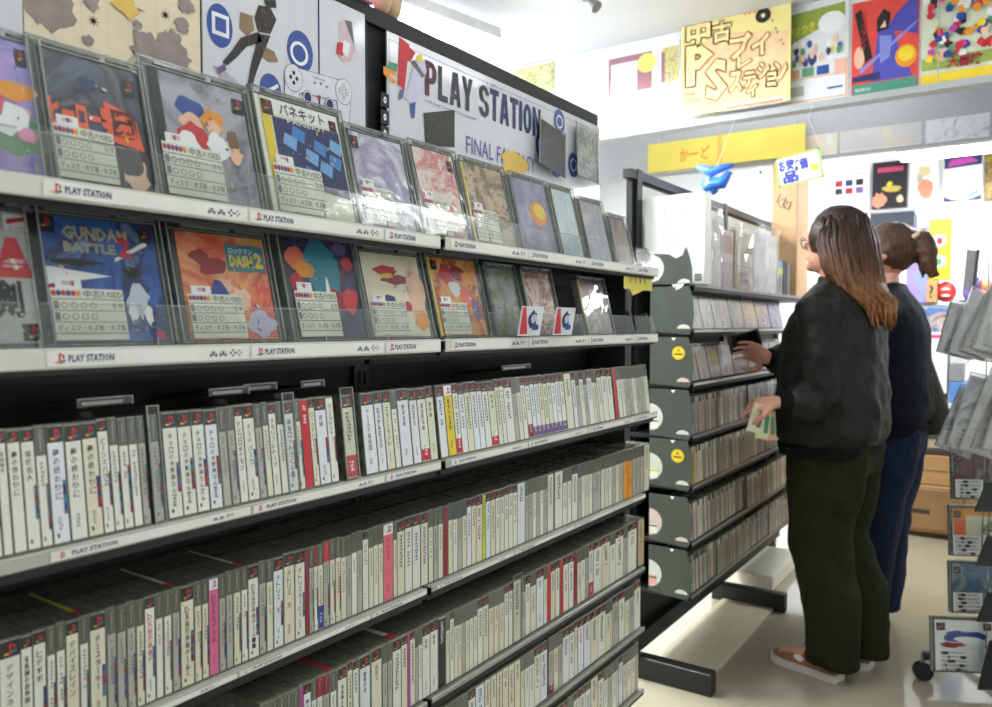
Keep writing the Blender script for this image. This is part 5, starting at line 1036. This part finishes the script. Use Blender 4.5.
# front plane of the pockets faces the camera side
PX = [(-.235, -.10), (-.20, 0), (-.21, .0)]
for j, z in enumerate((.14, .33, .52, .70, .90, 1.10, 1.28)):
    k = MB(); R0 = .15; n = 20
    pts = [(R0*math.cos(2*math.pi*i/n), R0*math.sin(2*math.pi*i/n), z) for i in range(n+1)]; k.tube(pts, .003, wire, 6, cap=False)
    for i in range(8): a = 2*math.pi*i/8; k.tube([(0, 0, z), (R0*math.cos(a), R0*math.sin(a), z)], .002, wire, 5)
    k.build('wire_ring', car)
k = MB()
for i in range(12): a = 2*math.pi*i/12; k.tube([(.15*math.cos(a), .15*math.sin(a), .14), (.15*math.cos(a), .15*math.sin(a), 1.45)], .0022, wire, 5)
k.build('wire_upright', car)
def ccase(px0, px1, pt, pb, dep, m, label, extra=None, side=True):
    """face-out case in a pocket, facing the aisle"""
    d = ray(px0, (pt+pb)/2); P0 = Vector((0, 0, H))+d*dep; d1 = ray(px1, (pt+pb)/2); P1 = Vector((0, 0, H))+d1*(dep-.02); v = P1-P0; w = math.hypot(v.x, v.y); ang = math.atan2(v.y, v.x)
    zt = (Vector((0, 0, H))+ray(px0, pt)*dep).z; zb = (Vector((0, 0, H))+ray(px0, pb)*dep).z; h = zt-zb
    r = empty('game_case', (P0.x, P0.y, zb), (R(-6), 0, ang)); tag(r, label, 'game case', 'game cases in the caster rack')
    k = MB(); k.box(0, .002, 0, w, .018, h, TRAY); k.box(-.002, 0, 0, 0, .02, h, rimp); k.box(w, 0, 0, w+.002, .02, h, rimp); k.build('jewel_case', r)
    c = MB(); c.box(w*.04, 0, h*.03, w*.97, .0018, h*.95, m); 
    if extra: extra(c, w, h)
    c.q(w*.04, h*.03, w*.62, h*.40, -.0010, whiteink); c.strokes(w*.33, h*.38, w*.5, h*.075, 5, -.0014, ink, random.Random(int(pt))); c.strokes(w*.2, h*.38, w*.2, h*.075, 5, -.0014, inkg, random.Random(int(pt)+1)); badge(c, w, h, .06, .76, .14); c.build('cover_booklet', r)
    o = MB(); o.q(-.003, -.003, w+.003, h+.004, -.005, plast); o.box(-.003, -.006, h+.002, w+.003, -.004, h+.006, rimp); o.build('protective_box', r)
def q1(k, w, h): blobs(k, w, h, [(.5, .66, .34, .10, blue), (.55, .60, .2, .06, whiteink), (.3, .5, .2, .05, redd)]); badge(k, w, h, .80, .78, .13)
ccase(934, 998, 618, 672, 2.62, art('q1', [(210, 222, 234), (236, 236, 236), (190, 206, 226)], 10, 1), 'white and blue game case lowest in the caster rack', q1)
ccase(952, 1003, 562, 613, 2.66, art('q2', [(90, 140, 180), (60, 90, 120), (140, 160, 140)], 9, 1, 2), 'teal blue landscape game case second lowest in the caster rack')
def q3(k, w, h): k.q(w*.04, h*.62, w*.97, h*.95, -.0006, orange); k.q(w*.30, h*.48, w*.97, h*.80, -.0008, paper2); k.q(w*.06, h*.42, w*.3, h*.72, -.0010, mat('q_or', (232, 110, 70), .5)); blobs(k, w, h, [(.8, .58, .16, .1, mat('q_gn', (150, 180, 140), .5))], .0011)
ccase(952, 1003, 506, 556, 2.68, paper2, 'cream and orange game case third from the foot of the caster rack', q3)
ccase(954, 1003, 450, 499, 2.70, art('q4', [(40, 36, 34), (110, 50, 50), (60, 60, 56), (170, 150, 120)], 12, 2, 4), 'dark red and black game case fourth from the foot of the caster rack')
# black price flags clipped over the cases
for j, (py0, py1) in enumerate(((640, 690), (592, 622), (536, 566), (482, 512))):
    dep = 2.55; p0 = Vector((0, 0, H))+ray(978-j*1.0, py1)*dep; p1 = Vector((0, 0, H))+ray(985, py0)*dep; k = MB(); hh = (Vector((0, 0, H))+ray(980, py0)*dep).z-p0.z
    k.add([(0, 0, 0), (.11, 0, 0), (.11, 0, hh), (.035, 0, hh)]+[(0, .006, 0), (.11, .006, 0), (.11, .006, hh), (.035, .006, hh)], [(0, 1, 2, 3), (7, 6, 5, 4), (0, 4, 5, 1), (1, 5, 6, 2), (2, 6, 7, 3), (3, 7, 4, 0)], blk)
    lv = ['lowest', 'second lowest', 'third', 'fourth'][j]
    tag(k.build('pocket_divider', loc=tuple(p0), rot=(0, 0, R(32))), 'black slanted divider over the '+lv+' case of the caster rack', 'divider', 'black dividers on the caster rack')
# leaning sleeves and magazines in the upper pockets
sv = [(938, 300, 352, (190, 206, 226), 'pale blue'), (950, 286, 352, (210, 214, 216), 'silver'), (962, 268, 350, (226, 230, 230), 'white'), (974, 250, 348, (236, 230, 200), 'pale yellow'), (986, 238, 345, (214, 212, 200), 'cream'),
      (936, 384, 446, (120, 110, 170), 'dusky violet'), (948, 372, 446, (140, 160, 190), 'slate blue'), (960, 362, 448, (220, 216, 206), 'bone'), (972, 356, 448, (160, 160, 150), 'stone grey'), (984, 352, 448, (190, 160, 140), 'brownish')]
for j, (px, pt, pb, c, nm) in enumerate(sv):
    dep = 2.66-.035*(j % 5); zt = (Vector((0, 0, H))+ray(px, pt)*dep).z; p = Vector((0, 0, H))+ray(px, pb)*dep; h = zt-p.z
    k = MB(); k.box(0, 0, 0, .105, .008, h, art('sv%d' % j, [tuple(int(v*.8) for v in c), c, (244, 244, 240), c, (230, 190, 190)], 9, 1, j)); k.box(.002, -.0008, h*.06, .06, 0, h*.3, whiteink); k.strokes(.03, h*.28, .04, h*.06, 4, -.0012, inkg, random.Random(j))
    k.box(-.004, -.004, 0, .110, -.003, h*1.05, sleeve); k.box(-.004, -.005, h*1.035, .110, -.003, h*1.05, rimp); k.box(-.005, -.005, 0, -.003, .009, h*1.05, rimp)
    o = k.build('magazine', loc=(p.x, p.y, p.z), rot=(R(-6), R(15+3*(j % 3)), R(20-6*(j % 4)))); tag(o, nm+' magazine in a clear sleeve leaning in the '+('upper' if pb < 360 else 'middle')+' pocket of the caster rack', 'magazine', 'sleeved magazines in the caster rack')

# ------------------------------------------------------------------ people
skin = mat('skin', (206, 152, 128), .5, var=.05, scale=12)
def build_person(name, root, rz, label, cl, larm, rarm, lf, rf, hold=None, sc_=1.0, hx_=0):
    """local frame: x forward, y to the person's left, z up"""
    T = Matrix.Translation(root) @ Matrix.Rotation(R(rz), 4, 'Z')
    TI = T.inverted()
    def loc(p): return tuple(TI @ Vector(p))
    b = MB(); m = skin
    b.loft([(0, 0, .78, .10, .15), (0, 0, .88, .105, .155), (0, 0, 1.0, .09, .125), (.01, 0, 1.15, .10, .14), (0, 0, 1.27, .09, .155), (-.01, 0, 1.33, .06, .10), (0, 0, 1.36, .05, .055), (.005, 0, 1.42, .048, .050)], m, 20, 2.2)
    hz = 1.505
    b.ell((.0, 0, hz+.012), (.098, .076, .108), m, 20, 16); b.ell((.035, 0, hz-.045), (.062, .055, .065), m, 16, 12)
    b.tube([(.088, 0, hz+.02), (.108, 0, hz-.012), (.096, 0, hz-.022)], [.008, .013, .008], m, 8); b.ell((.088, 0, hz-.050), (.014, .024, .008), m, 10, 8); b.ell((.083, 0, hz-.078), (.02, .024, .018), m, 10, 8)
    for s_ in (1, -1): b.ell((-.005, s_*.077, hz-.005), (.018, .008, .028), m, 10, 8); b.ell((.084, s_*.030, hz+.012), (.012, .016, .008), m, 10, 8)
    S = {1: (-.01, .165, 1.30), -1: (-.01, -.165, 1.30)}; arms = {1: larm, -1: rarm}
    for s_ in (1, -1):
        el, wr, hd, palm = [Vector(q_) for q_ in arms[s_]]
        b.tube([S[s_], (Vector(S[s_])+el)/2, el], [.050, .044, .038], m, 12); b.tube([el, (el*2+wr)/3, wr], [.038, .036, .024], m, 12)
        d = (hd-wr).normalized(); side = d.cross(palm).normalized()*s_       # across the palm, towards the thumb
        pc_ = wr+d*.045; b.tube([wr-d*.01, wr+d*.03, wr+d*.085], [(.024, .017), (.042, .015), (.042, .011)], m, 12, ref=tuple(palm))
        for f, (off, ln, r) in enumerate(((.033, .072, .0074), (.011, .080, .0078), (-.011, .074, .0074), (-.032, .058, .0066))):
            p0 = wr+d*.080+side*off; p1 = p0+d*ln*.42+palm*ln*.12; p2 = p1+(d*.55+palm*.8).normalized()*ln*.32; p3 = p2+(d*.1+palm*1.0).normalized()*ln*.26
            b.tube([p0-d*.02, p0, p1, p2, p3], [r*1.05, r*1.1, r, r*.92, r*.7], m, 8)
        t0 = wr+d*.025+side*.028; t1 = t0+(d*.5+side*.8).normalized()*.034+palm*.01; t2 = t1+(d*.9+side*.1+palm*.5).normalized()*.030; t3 = t2+(d*.8+palm*.7-side*.1).normalized()*.022
        b.tube([t0-d*.01, t0, t1, t2, t3], [.012, .014, .0115, .010, .0075], m, 8)
    for s_, ft in ((1, lf), (-1, rf)):
        (hx, hy), (tx, ty) = ft; ax = hx+(tx-hx)*.2; ay = hy+(ty-hy)*.2
        b.tube([(0, s_*.08, .82), (.005, s_*.088, .62), (.01, (s_*.09+ay)/2, .44), (ax-.01, ay, .25), (ax, ay, .08)], [.088, .075, .056, .052, .038], m, 12); b.tube([(hx+(tx-hx)*.1, hy+(ty-hy)*.1, .045), (hx+(tx-hx)*.5, hy+(ty-hy)*.5, .05), (hx+(tx-hx)*.85, hy+(ty-hy)*.85, .035)], [(.028, .03), (.035, .028), (.032, .018)], m, 12)
    me = remesh(b, .0042, 3, name=name)
    P = addmesh(me, name); P.matrix_world = T; tag(P, label, 'person')
    # trousers
    tz = MB(); tm = cl['trouser']
    tz.loft([(.005, 0, .70, .135, .17), (-.0, 0, .78, .150, .18), (-.005, 0, .86, .140, .172), (0, 0, .95, .105, .15)], tm, 24, 2.3)
    wl = cl.get('leg', .088)
    for s_, ft in ((1, lf), (-1, rf)):
        (hx, hy), (tx, ty) = ft; ax = hx+(tx-hx)*.12; ay = hy+(ty-hy)*.12
        tz.tube([(-.008, s_*.082, .82), (-.003, s_*.09, .66), (.008, (s_*.092+ay)/2, .46), (ax*.8-.004, ay, .26), (ax, ay, .10), (ax+.004, ay, cl.get('hem', .045))], [(.100, .138), (.098, .128), (wl*.96, wl*1.04), (wl*.92, wl*.98), (wl*.82, wl*.9), (wl*.80, wl*.92)], tm, 18, ref=(1, 0, 0))
    o = addmesh(remesh(tz, .010, 5, .022, .10, 'trousers'), 'trousers', P)
    # jacket or jumper
    jk = MB(); jm = cl['top']; zh = cl['hemz']
    jk.loft([(.01, 0, zh, .150, .19), (.01, 0, zh+.035, .158, .195), (.01, 0, zh+.07, .182, .215), (.01, 0, zh+.2, .178, .215), (.01, 0, 1.08, .168, .215), (.0, 0, 1.20, .152, .215), (-.005, 0, 1.28, .122, .205), (-.01, 0, 1.335, .085, .150), (-.008, 0, 1.365, .062, .085), (-.005, 0, 1.385+cl.get('collar', 0), .060, .066)], jm, 28, 2.4)
    for s_ in (1, -1):
        el, wr, hd, palm = [Vector(q_) for q_ in arms[s_]]; S0 = Vector(S[s_]); d = (wr-el).normalized()
        jk.tube([S0+Vector((0, -s_*.05, .0)), S0+Vector((0, s_*.01, -.02)), S0*.5+el*.5+Vector((0, s_*.01, 0)), el], [.07, .078, .075, .068], jm, 16); jk.tube([el, el*.5+wr*.5, wr-d*.035], [.068, .064, .052], jm, 16); jk.tube([wr-d*.05, wr-d*.0], [.043, .034], jm, 14)
    o = addmesh(remesh(jk, .010, 5, cl.get('fold', .02), .07, 'jacket'), cl['topname'], P)
    rb = MB(); rib = cl['rib']; rb.loft([(.01, 0, zh-.006, .158, .196), (.01, 0, zh+.03, .165, .203), (.01, 0, zh+.036, .15, .19)], rib, 40, 2.4); rb.build('hem_band', P, smooth=False)
    for s_ in (1, -1):
        el, wr, hd, palm = [Vector(q_) for q_ in arms[s_]]; d = (wr-el).normalized(); rb = MB(); rb.tube([wr-d*.052, wr-d*.03, wr+d*.002], [.048, .042, .034], rib, 16); rb.build('cuff', P, smooth=True)
    # shoes
    for s_, ft in ((1, lf), (-1, rf)):
        (hx, hy), (tx, ty) = ft; L = math.hypot(tx-hx, ty-hy); an = math.atan2(ty-hy, tx-hx)
        sh = MB(); prof = [(0, .030), (.04, .038), (.12, .042), (.25, .038), (.45, .040), (.65, .048), (.82, .048), (.93, .036), (1.0, .014)]
        out = [(L*a, -c) for a, c in prof]+[(L*a, c) for a, c in reversed(prof)]; n = len(out)
        vs = [(x, y, 0) for x, y in out]+[(x, y, .026) for x, y in out]; sh.add(vs, [tuple(reversed(range(n))), tuple(range(n, 2*n))]+[(i, (i+1) % n, n+(i+1) % n, n+i) for i in range(n)], cl['sole'])
        so = sh.build('shoe', P); so.location = (hx, hy, 0); so.rotation_euler = (0, 0, an)
        up = MB(); rings = [(.015, .030, .085), (.08, .036, .095), (.22, .037, .090), (.40, .038, .085), (.55, .043, .070), (.75, .044, .055), (.90, .034, .044), (.985, .014, .030)]; vs = []; sg = 12
        for a, wv, hv in rings:
            for q_ in range(sg+1): t = math.pi*q_/sg; vs.append((L*a, wv*math.cos(t)*(1 if abs(math.cos(t)) < .95 else 1), .02+(hv-.02)*math.sin(t)**.7))
        fs = [(i*(sg+1)+q_, i*(sg+1)+q_+1, (i+1)*(sg+1)+q_+1, (i+1)*(sg+1)+q_) for i in range(len(rings)-1) for q_ in range(sg)]; fs += [tuple(range(sg, -1, -1)), tuple((len(rings)-1)*(sg+1)+q_ for q_ in range(sg+1))]
        up.add(vs, fs, cl['shoe']); up.build('upper', so, smooth=True)
        if cl.get('patch'):
            pt_ = MB(); pt_.ell((L*.52, .030*s_, .044), (.026, .012, .014), cl['patch'], 12, 8); pt_.build('side_patch', so, smooth=True)
    return P, T
# first shopper
r1 = Vector((-.575, 2.935, 0)); T1m = Matrix.Translation(r1) @ Matrix.Rotation(R(172), 4, 'Z'); TI = T1m.inverted()
L_ = lambda p: tuple(TI @ Vector(p))
at_ = lambda px, py, dep: Vector((0, 0, H))+ray(px, py)*dep
wrL = L_(at_(779, 402, 2.58)); elL = L_(at_(822, 404, 2.58)); hdL = L_(at_(760, 404, 2.62)); wrR = L_(at_(768, 358, 2.80)); elR = (.10, -.20, 1.07); hdR = L_(at_(748, 350, 2.88))
cl1 = dict(trouser=mat('trouser_olive', (32, 35, 19), .85, spec=.15, var=.15, scale=40, bump=.3, bscale=300), top=mat('jacket_dark_green', (17, 22, 17), .5, spec=.25, var=.2, scale=18, bump=.25, bscale=60), rib=mat('rib_black', (14, 17, 14), .8, spec=.15, bump=.6, bscale=400), topname='jacket', hemz=.775, shoe=mat('shoe_brown', (140, 96, 70), .7), sole=mat('sole_white', (200, 196, 190), .6), patch=mat('patch_white', (226, 224, 220), .6), collar=.01, leg=.098, hem=.05, fold=.026)
P1, T1_ = build_person('person', r1, 172, 'person in a dark green bomber jacket and olive trousers reaching to the shelf', cl1,
    (elL, wrL, hdL, (-.2, -.5, -.8)), (elR, wrR, hdR, (.2, .85, -.3)), ((-.068, .095), (.185, .055)), ((-.115, -.085), (.125, -.085)))
hairm = bpy.data.materials.new('hair_brown'); hairm.use_nodes = True
def hair_mat(m, cs, z0, z1):
    t = m.node_tree; N = t.nodes; L = t.links; b = N['Principled BSDF']; tc = N.new('ShaderNodeTexCoord'); mp = N.new('ShaderNodeMapping'); mp.inputs['Scale'].default_value = (60, 60, 4); no = N.new('ShaderNodeTexNoise'); no.inputs['Scale'].default_value = 2; no.inputs['Detail'].default_value = 3
    se = N.new('ShaderNodeSeparateXYZ'); mr = N.new('ShaderNodeMapRange'); mr.inputs[1].default_value = z0; mr.inputs[2].default_value = z1
    rp = N.new('ShaderNodeValToRGB'); e = rp.color_ramp.elements
    while len(e) < len(cs): e.new(.5)
    for i, c in enumerate(cs): e[i].position = i/(len(cs)-1); e[i].color = lin([v/255 for v in c])
    mx = N.new('ShaderNodeMix'); mx.data_type = 'RGBA'; mx.blend_type = 'MULTIPLY'; mx.inputs[0].default_value = 1
    r2 = N.new('ShaderNodeValToRGB'); r2.color_ramp.elements[0].color = (.5, .5, .5, 1); r2.color_ramp.elements[0].position = .35; r2.color_ramp.elements[1].color = (1.3, 1.2, 1.1, 1); r2.color_ramp.elements[1].position = .7
    L.new(tc.outputs['Object'], mp.inputs[0]); L.new(mp.outputs[0], no.inputs['Vector']); L.new(no.outputs[0], r2.inputs[0]); L.new(tc.outputs['Object'], se.inputs[0]); L.new(se.outputs['Z'], mr.inputs[0]); L.new(mr.outputs[0], rp.inputs[0])
    L.new(rp.outputs[0], mx.inputs[6]); L.new(r2.outputs[0], mx.inputs[7]); L.new(mx.outputs[2], b.inputs['Base Color']); b.inputs['Roughness'].default_value = .5; b.inputs['Specular IOR Level'].default_value = .25
    bp = N.new('ShaderNodeBump'); bp.inputs['Strength'].default_value = .5; bp.inputs['Distance'].default_value = .004; L.new(no.outputs[0], bp.inputs['Height']); L.new(bp.outputs[0], b.inputs['Normal'])
hair_mat(hairm, [(172, 122, 76), (132, 92, 60), (92, 64, 46), (58, 42, 34), (42, 31, 27)], 1.22, 1.62)      # dyed lighter towards the tips
hb = MB(); hz = 1.505
hb.ell((-.012, 0, hz+.022), (.108, .090, .112), hairm, 24, 18)
hb.loft([(-.145, .0, 1.235, .022, .055), (-.145, .0, 1.28, .036, .075), (-.105, 0, 1.34, .062, .096), (-.055, 0, 1.42, .078, .100), (-.03, 0, 1.50, .090, .098), (-.02, 0, 1.56, .085, .085)], hairm, 24, 2.1)
hme = remesh(hb, .008, 4, .008, .03, 'hair'); ho = addmesh(hme, 'hair', P1)
rn = random.Random(2); lk = MB()
for i in range(90):
    a = R(rn.uniform(62, 298)); sx = math.cos(a); sy = math.sin(a); top = rn.uniform(1.54, 1.60); k_ = rn.uniform(.98, 1.03); r0 = math.sqrt(max(.1, 1-((top-1.527)/.112)**2))
    tip = rn.uniform(1.20, 1.27) if sx < .1 else rn.uniform(1.27, 1.36); fx = -.135 if sx < .1 else -.03
    lk.tube([(-.012+.106*sx*r0*k_, .089*sy*r0*k_, top), (-.015+.112*sx*k_, .095*sy*k_, 1.50), (-.035+.105*sx*k_, .103*sy*k_, 1.42), (-.065+.085*sx*k_, .106*sy*k_+rn.uniform(-.008, .008), 1.34), (fx+.055*sx, .085*sy+rn.uniform(-.012, .012), (1.34+tip)/2), (fx-.005+.04*sx+rn.uniform(-.015, .015), .07*sy+rn.uniform(-.015, .015), tip)], [.006, .010, .011, .010, .008, .002], hairm, 6)
lk.build('hair_locks', ho, smooth=True)
gm = mat('glasses_frame', (40, 36, 36), .3); k = MB()
for s_ in (1, -1):
    pts = [(.104, s_*.032+.021*math.cos(2*math.pi*i/16), hz+.008+.018*math.sin(2*math.pi*i/16)) for i in range(17)]; k.tube(pts, .0018, gm, 6, cap=False); k.tube([(.103, s_*.053, hz+.012), (.09, s_*.074, hz+.012), (.0, s_*.082, hz+.006)], .0018, gm, 6)
    k.add([(.1035, s_*.032+.02*math.cos(2*math.pi*i/14), hz+.008+.017*math.sin(2*math.pi*i/14)) for i in range(14)], [tuple(range(14))], plast)
k.tube([(.104, .011, hz+.01), (.108, 0, hz+.014), (.104, -.011, hz+.01)], .0018, gm, 6); k.build('glasses', P1)
for s_ in (1, -1):
    k = MB(); k.ell((.091, s_*.030, hz+.009), (.006, .011, .007), whiteink, 12, 8); k.ell((.0955, s_*.030, hz+.009), (.0028, .0048, .0048), inkblack, 10, 8); k.build('eye', P1, smooth=True)
k = MB(); k.tube([(.096, -.014, hz-.050), (.101, 0, hz-.048), (.096, .014, hz-.050)], [.002, .0045, .002], mat('lips', (176, 96, 90), .5), 8); k.build('lips', P1, smooth=True)
# seams of the jacket
# what the first shopper holds
ph = at_(745, 342, 2.90); k = MB(); k.cbox(-.036, -.004, -.062, .036, .004, .062, inkblack, .003); k.box(-.031, -.0045, -.052, .031, -.004, .052, mat('phone_glass', (10, 10, 14), .08, coat=1)); tag(k.build('phone', loc=tuple(ph), rot=(R(-14), R(74), R(25))), 'black phone in the hand reaching to the shelf', 'phone')
for i, (px, py, m, lab, an) in enumerate(((757, 418, paper2, 'cream folded paper held in the lower hand', 14), (763, 424, lime, 'lime edged folded leaflet held in the lower hand', 4), (769, 426, mat('leaf_rose', (226, 170, 140), .5), 'rose folded leaflet held in the lower hand nearest the jacket', -5))):
    p = at_(px, py, 2.60+.01*i); k = MB(); k.cbox(-.022, -.003, -.05, .022, .003, .05, paper2 if m is lime else m, .001); k.q(-.018, -.046, -.010, .046, -.0035, m); k.q(.004, -.03, .018, .03, -.0035, green if i else inkg)
    tag(k.build('leaflet', loc=tuple(p), rot=(R(8), R(an), R(30))), lab, 'leaflet', 'leaflets in the lower hand')
# second shopper
r2 = Vector((-.485, 3.44, 0)); T2 = Matrix.Translation(r2) @ Matrix.Rotation(R(176), 4, 'Z'); TI2 = T2.inverted()
cl2 = dict(trouser=mat('jeans_blue', (21, 35, 58), .8, spec=.2, var=.25, scale=50, bump=.3, bscale=300), top=mat('jumper_navy', (13, 18, 29), .8, spec=.15, var=.1, bump=.3, bscale=250), rib=mat('rib_navy', (12, 16, 26), .9, spec=.15, bump=.5, bscale=400), topname='jumper', hemz=.80, shoe=mat('shoe_grey', (196, 196, 190), .7), sole=mat('sole_pale', (206, 206, 200), .6), leg=.09, hem=.05, fold=.012)
P2, _ = build_person('person', r2, 176, 'person in a navy jumper and blue jeans behind the bomber jacket shopper', cl2,
    ((.05, .22, 1.04), (.24, .15, 1.06), (.33, .12, 1.10), (-.1, -.6, -.75)), ((.06, -.23, 1.05), (.25, -.16, 1.08), (.34, -.12, 1.12), (-.1, .6, -.75)), ((.01, .09), (.26, .07)), ((-.01, -.09), (.24, -.10)))
h2m = bpy.data.materials.new('hair_chestnut'); h2m.use_nodes = True; hair_mat(h2m, [(104, 74, 56), (92, 64, 48), (80, 56, 44), (70, 52, 44)], 1.3, 1.62)
hb = MB(); hb.ell((-.012, 0, hz+.020), (.106, .088, .104), h2m, 22, 16); hb.tube([(-.09, 0, 1.56), (-.125, .0, 1.55), (-.145, .01, 1.50), (-.15, .015, 1.45), (-.165, .01, 1.41), (-.185, 0, 1.415)], [.035, .040, .038, .030, .020, .008], h2m, 14)
hb.tube([(-.09, 0, 1.54), (-.11, -.03, 1.52), (-.13, -.03, 1.45), (-.12, -.02, 1.40)], [.03, .034, .026, .010], h2m, 12)
h2o = addmesh(remesh(hb, .008, 4, .010, .03, 'hair'), 'hair', P2)
k = MB(); k.tube([(-.105, -.045, 1.56), (-.125, -.0, 1.585), (-.105, .045, 1.56), (-.095, 0, 1.53), (-.105, -.045, 1.56)], .012, mat('scrunchie', (176, 160, 128), .7, var=.2, scale=80), 8, cap=False); k.build('hair_tie', h2o, smooth=True)
for s_ in (1, -1):
    k = MB(); k.ell((.091, s_*.030, hz+.009), (.006, .011, .007), whiteink, 12, 8); k.ell((.0955, s_*.030, hz+.009), (.0028, .0048, .0048), inkblack, 10, 8); k.build('eye', P2, smooth=True)
k = MB(); k.tube([(.096, -.014, hz-.050), (.101, 0, hz-.048), (.096, .014, hz-.050)], [.002, .0045, .002], MATS['lips'], 8); k.build('lips', P2, smooth=True)
# shoulder bag of the second shopper
bg = MB(); olive = mat('bag_olive', (44, 46, 28), .7, var=.1); bg.loft([(0, 0, -.13, .03, .03), (0, 0, -.12, .060, .045), (0, 0, -.04, .070, .05), (0, 0, .06, .05, .04), (0, 0, .15, .03, .025), (0, 0, .24, .012, .012)], olive, 20, 2.4)
pb2 = at_(929, 402, 3.13); o = bg.build('shoulder_bag', loc=tuple(pb2), smooth=True, rot=(0, R(-6), 0)); tag(o, 'dark olive shoulder bag hanging behind the second shopper', 'bag')
q_ = MB(); iv = lambda p: tuple(Vector(p)-pb2); q_.tube([(0, 0, .22), iv(at_(921, 330, 3.17)), iv(at_(908, 284, 3.26))], .007, olive, 8); q_.build('strap', o)

# pink box and figurine feet on top of the near rack
a = onx(352, 4, XB); k = MB(); k.cbox(0, 0, 0, .045, .06, .09, mat('box_pink', (226, 150, 190), .4), .002); k.q(.006, .01, .04, .05, -.0006, magenta); tag(k.build('pink_box', loc=(XB+.02, onx(348, 4, XB).y, 1.769), rot=ROTF), 'small pink box on top of the near rack', 'box')
k = MB(); k.ell((0, 0, .03), (.018, .018, .03), mat('fig_tan', (206, 176, 140), .5)); k.ell((.03, 0, .03), (.016, .016, .03), MATS['fig_tan']); k.ell((.015, 0, .085), (.04, .03, .04), mat('fig_maroon', (130, 50, 66), .5)); k.ell((.015, 0, .14), (.03, .028, .03), MATS['fig_tan']); tag(k.build('figurine', loc=(XB, onx(382, 8, XB).y, 1.768), rot=ROTF, smooth=True), 'tan and maroon figurine standing on the near rack top', 'figurine')
# ------------------------------------------------------------------ ceiling fittings
def tube_lamp(x, y, z, L, ang, e, label, vis=30, w=.16, hang=0):
    r = empty('ceiling_lamp', (x, y, z), (0, 0, R(ang))); tag(r, label, 'lamp', 'fluorescent lamps')
    k = MB(); k.cbox(-L/2, -w/2, 0, L/2, w/2, .045, mat('lamp_white', (236, 238, 240), .4), .004); k.build('housing', r)
    for s_ in (-1, 1): q_ = MB(); q_.tube([(-L/2+.02, s_*w*.25, -.014), (L/2-.02, s_*w*.25, -.014)], .014, emis('tube_light_%d' % vis, (250, 252, 255), vis), 12, ref=(0, 0, 1)); q_.build('tube', r)
    if hang:
        for s_ in (-1, 1): q_ = MB(); q_.tube([(s_*L*.4, 0, .045), (s_*L*.4, 0, hang)], .004, whiteink, 6); q_.build('rod', r)
    l = bpy.data.lights.new('lamp_light', 'AREA'); l.shape = 'RECTANGLE'; l.size = L; l.size_y = w; l.energy = e; l.color = (.97, .99, 1)
    o = bpy.data.objects.new('lamp_light', l); C.objects.link(o); o.parent = r; o.location = (0, 0, -.035)
    return r
tube_lamp(-2.0, 2.1, CEIL-.11, 1.2, 80, 60, 'bright fluorescent lamp close under the ceiling behind the long sign', vis=130, hang=.11)
tube_lamp(-2.6, 2.5, CEIL-.11, 1.2, 80, 60, 'added second lamp whitening the ceiling, farther behind the long sign', vis=130, hang=.11)  # second lamp added to whiten the ceiling glow behind the sign
tube_lamp(.42, 2.75, CEIL-.05, .9, 90, 4.5, 'fluorescent lamp on the ceiling above the shoppers aisle', vis=5)
tube_lamp(-.12, .75, CEIL-.05, 1.2, 90, 3.8, 'fluorescent lamp on the ceiling above the near aisle', vis=10)
tube_lamp(1.3, -.3, CEIL-.05, 1.2, 90, 6.5, 'added fill lamp on the ceiling by the near wall', vis=10)  # unseen lamp added as general fill from the near side
tube_lamp(.0, 4.5, 2.09, 1.2, 0, 22, 'fluorescent lamp hanging between the two fascias', hang=.41)
tube_lamp(-1.0, 3.62, CEIL-.05, 1.2, 0, 3, 'added hidden lamp on the ceiling just behind the hanging posters', vis=2)  # hidden by the fascia; added to brighten what hangs behind it
tube_lamp(-1.9, 4.6, CEIL-.05, 1.2, 0, 50, 'fluorescent lamp on the ceiling in the far corner', vis=8)
tube_lamp(-.6, 5.7, CEIL-.05, 1.2, 0, 45, 'fluorescent lamp on the ceiling behind the far fascia', vis=6)
tube_lamp(-1.4, 1.7, CEIL-.05, .9, 90, 9, 'added unseen lamp on the ceiling between the two racks', vis=12)  # out-of-view lamp added to light the carton front, end plates and fascia
# ceiling spotlight
k = MB(); a = ray(590, 4); t = (2.46-H)/a.z; p = Vector((0, 0, H))+a*t; k.tube([(0, 0, 0), (0, 0, -.03)], .02, mat('spot_grey', (120, 120, 124), .4), 12); k.tube([(0, 0, -.03), (.03, .0, -.06)], [.018, .024], MATS['spot_grey'], 12); k.tube([(-.03, 0, -.012), (.03, 0, -.012)], .012, MATS['spot_grey'], 10)
tag(k.build('ceiling_spotlight', loc=(p.x, p.y, CEIL)), 'small grey spotlight on the ceiling above the long sign', 'lamp')
w = bpy.data.worlds.new('world'); sc.world = w; w.use_nodes = True
w.node_tree.nodes['Background'].inputs[0].default_value = (.9, .95, 1, 1); w.node_tree.nodes['Background'].inputs[1].default_value = .3
sc.view_settings.view_transform = 'Standard'; sc.view_settings.look = 'None'; sc.view_settings.gamma = 1; sc.view_settings.use_curve_mapping = False
sc.view_settings.exposure = 0
sc.cycles.use_denoising = True; sc.cycles.max_bounces = 8; sc.cycles.transparent_max_bounces = 24; sc.cycles.caustics_reflective = False; sc.cycles.caustics_refractive = False
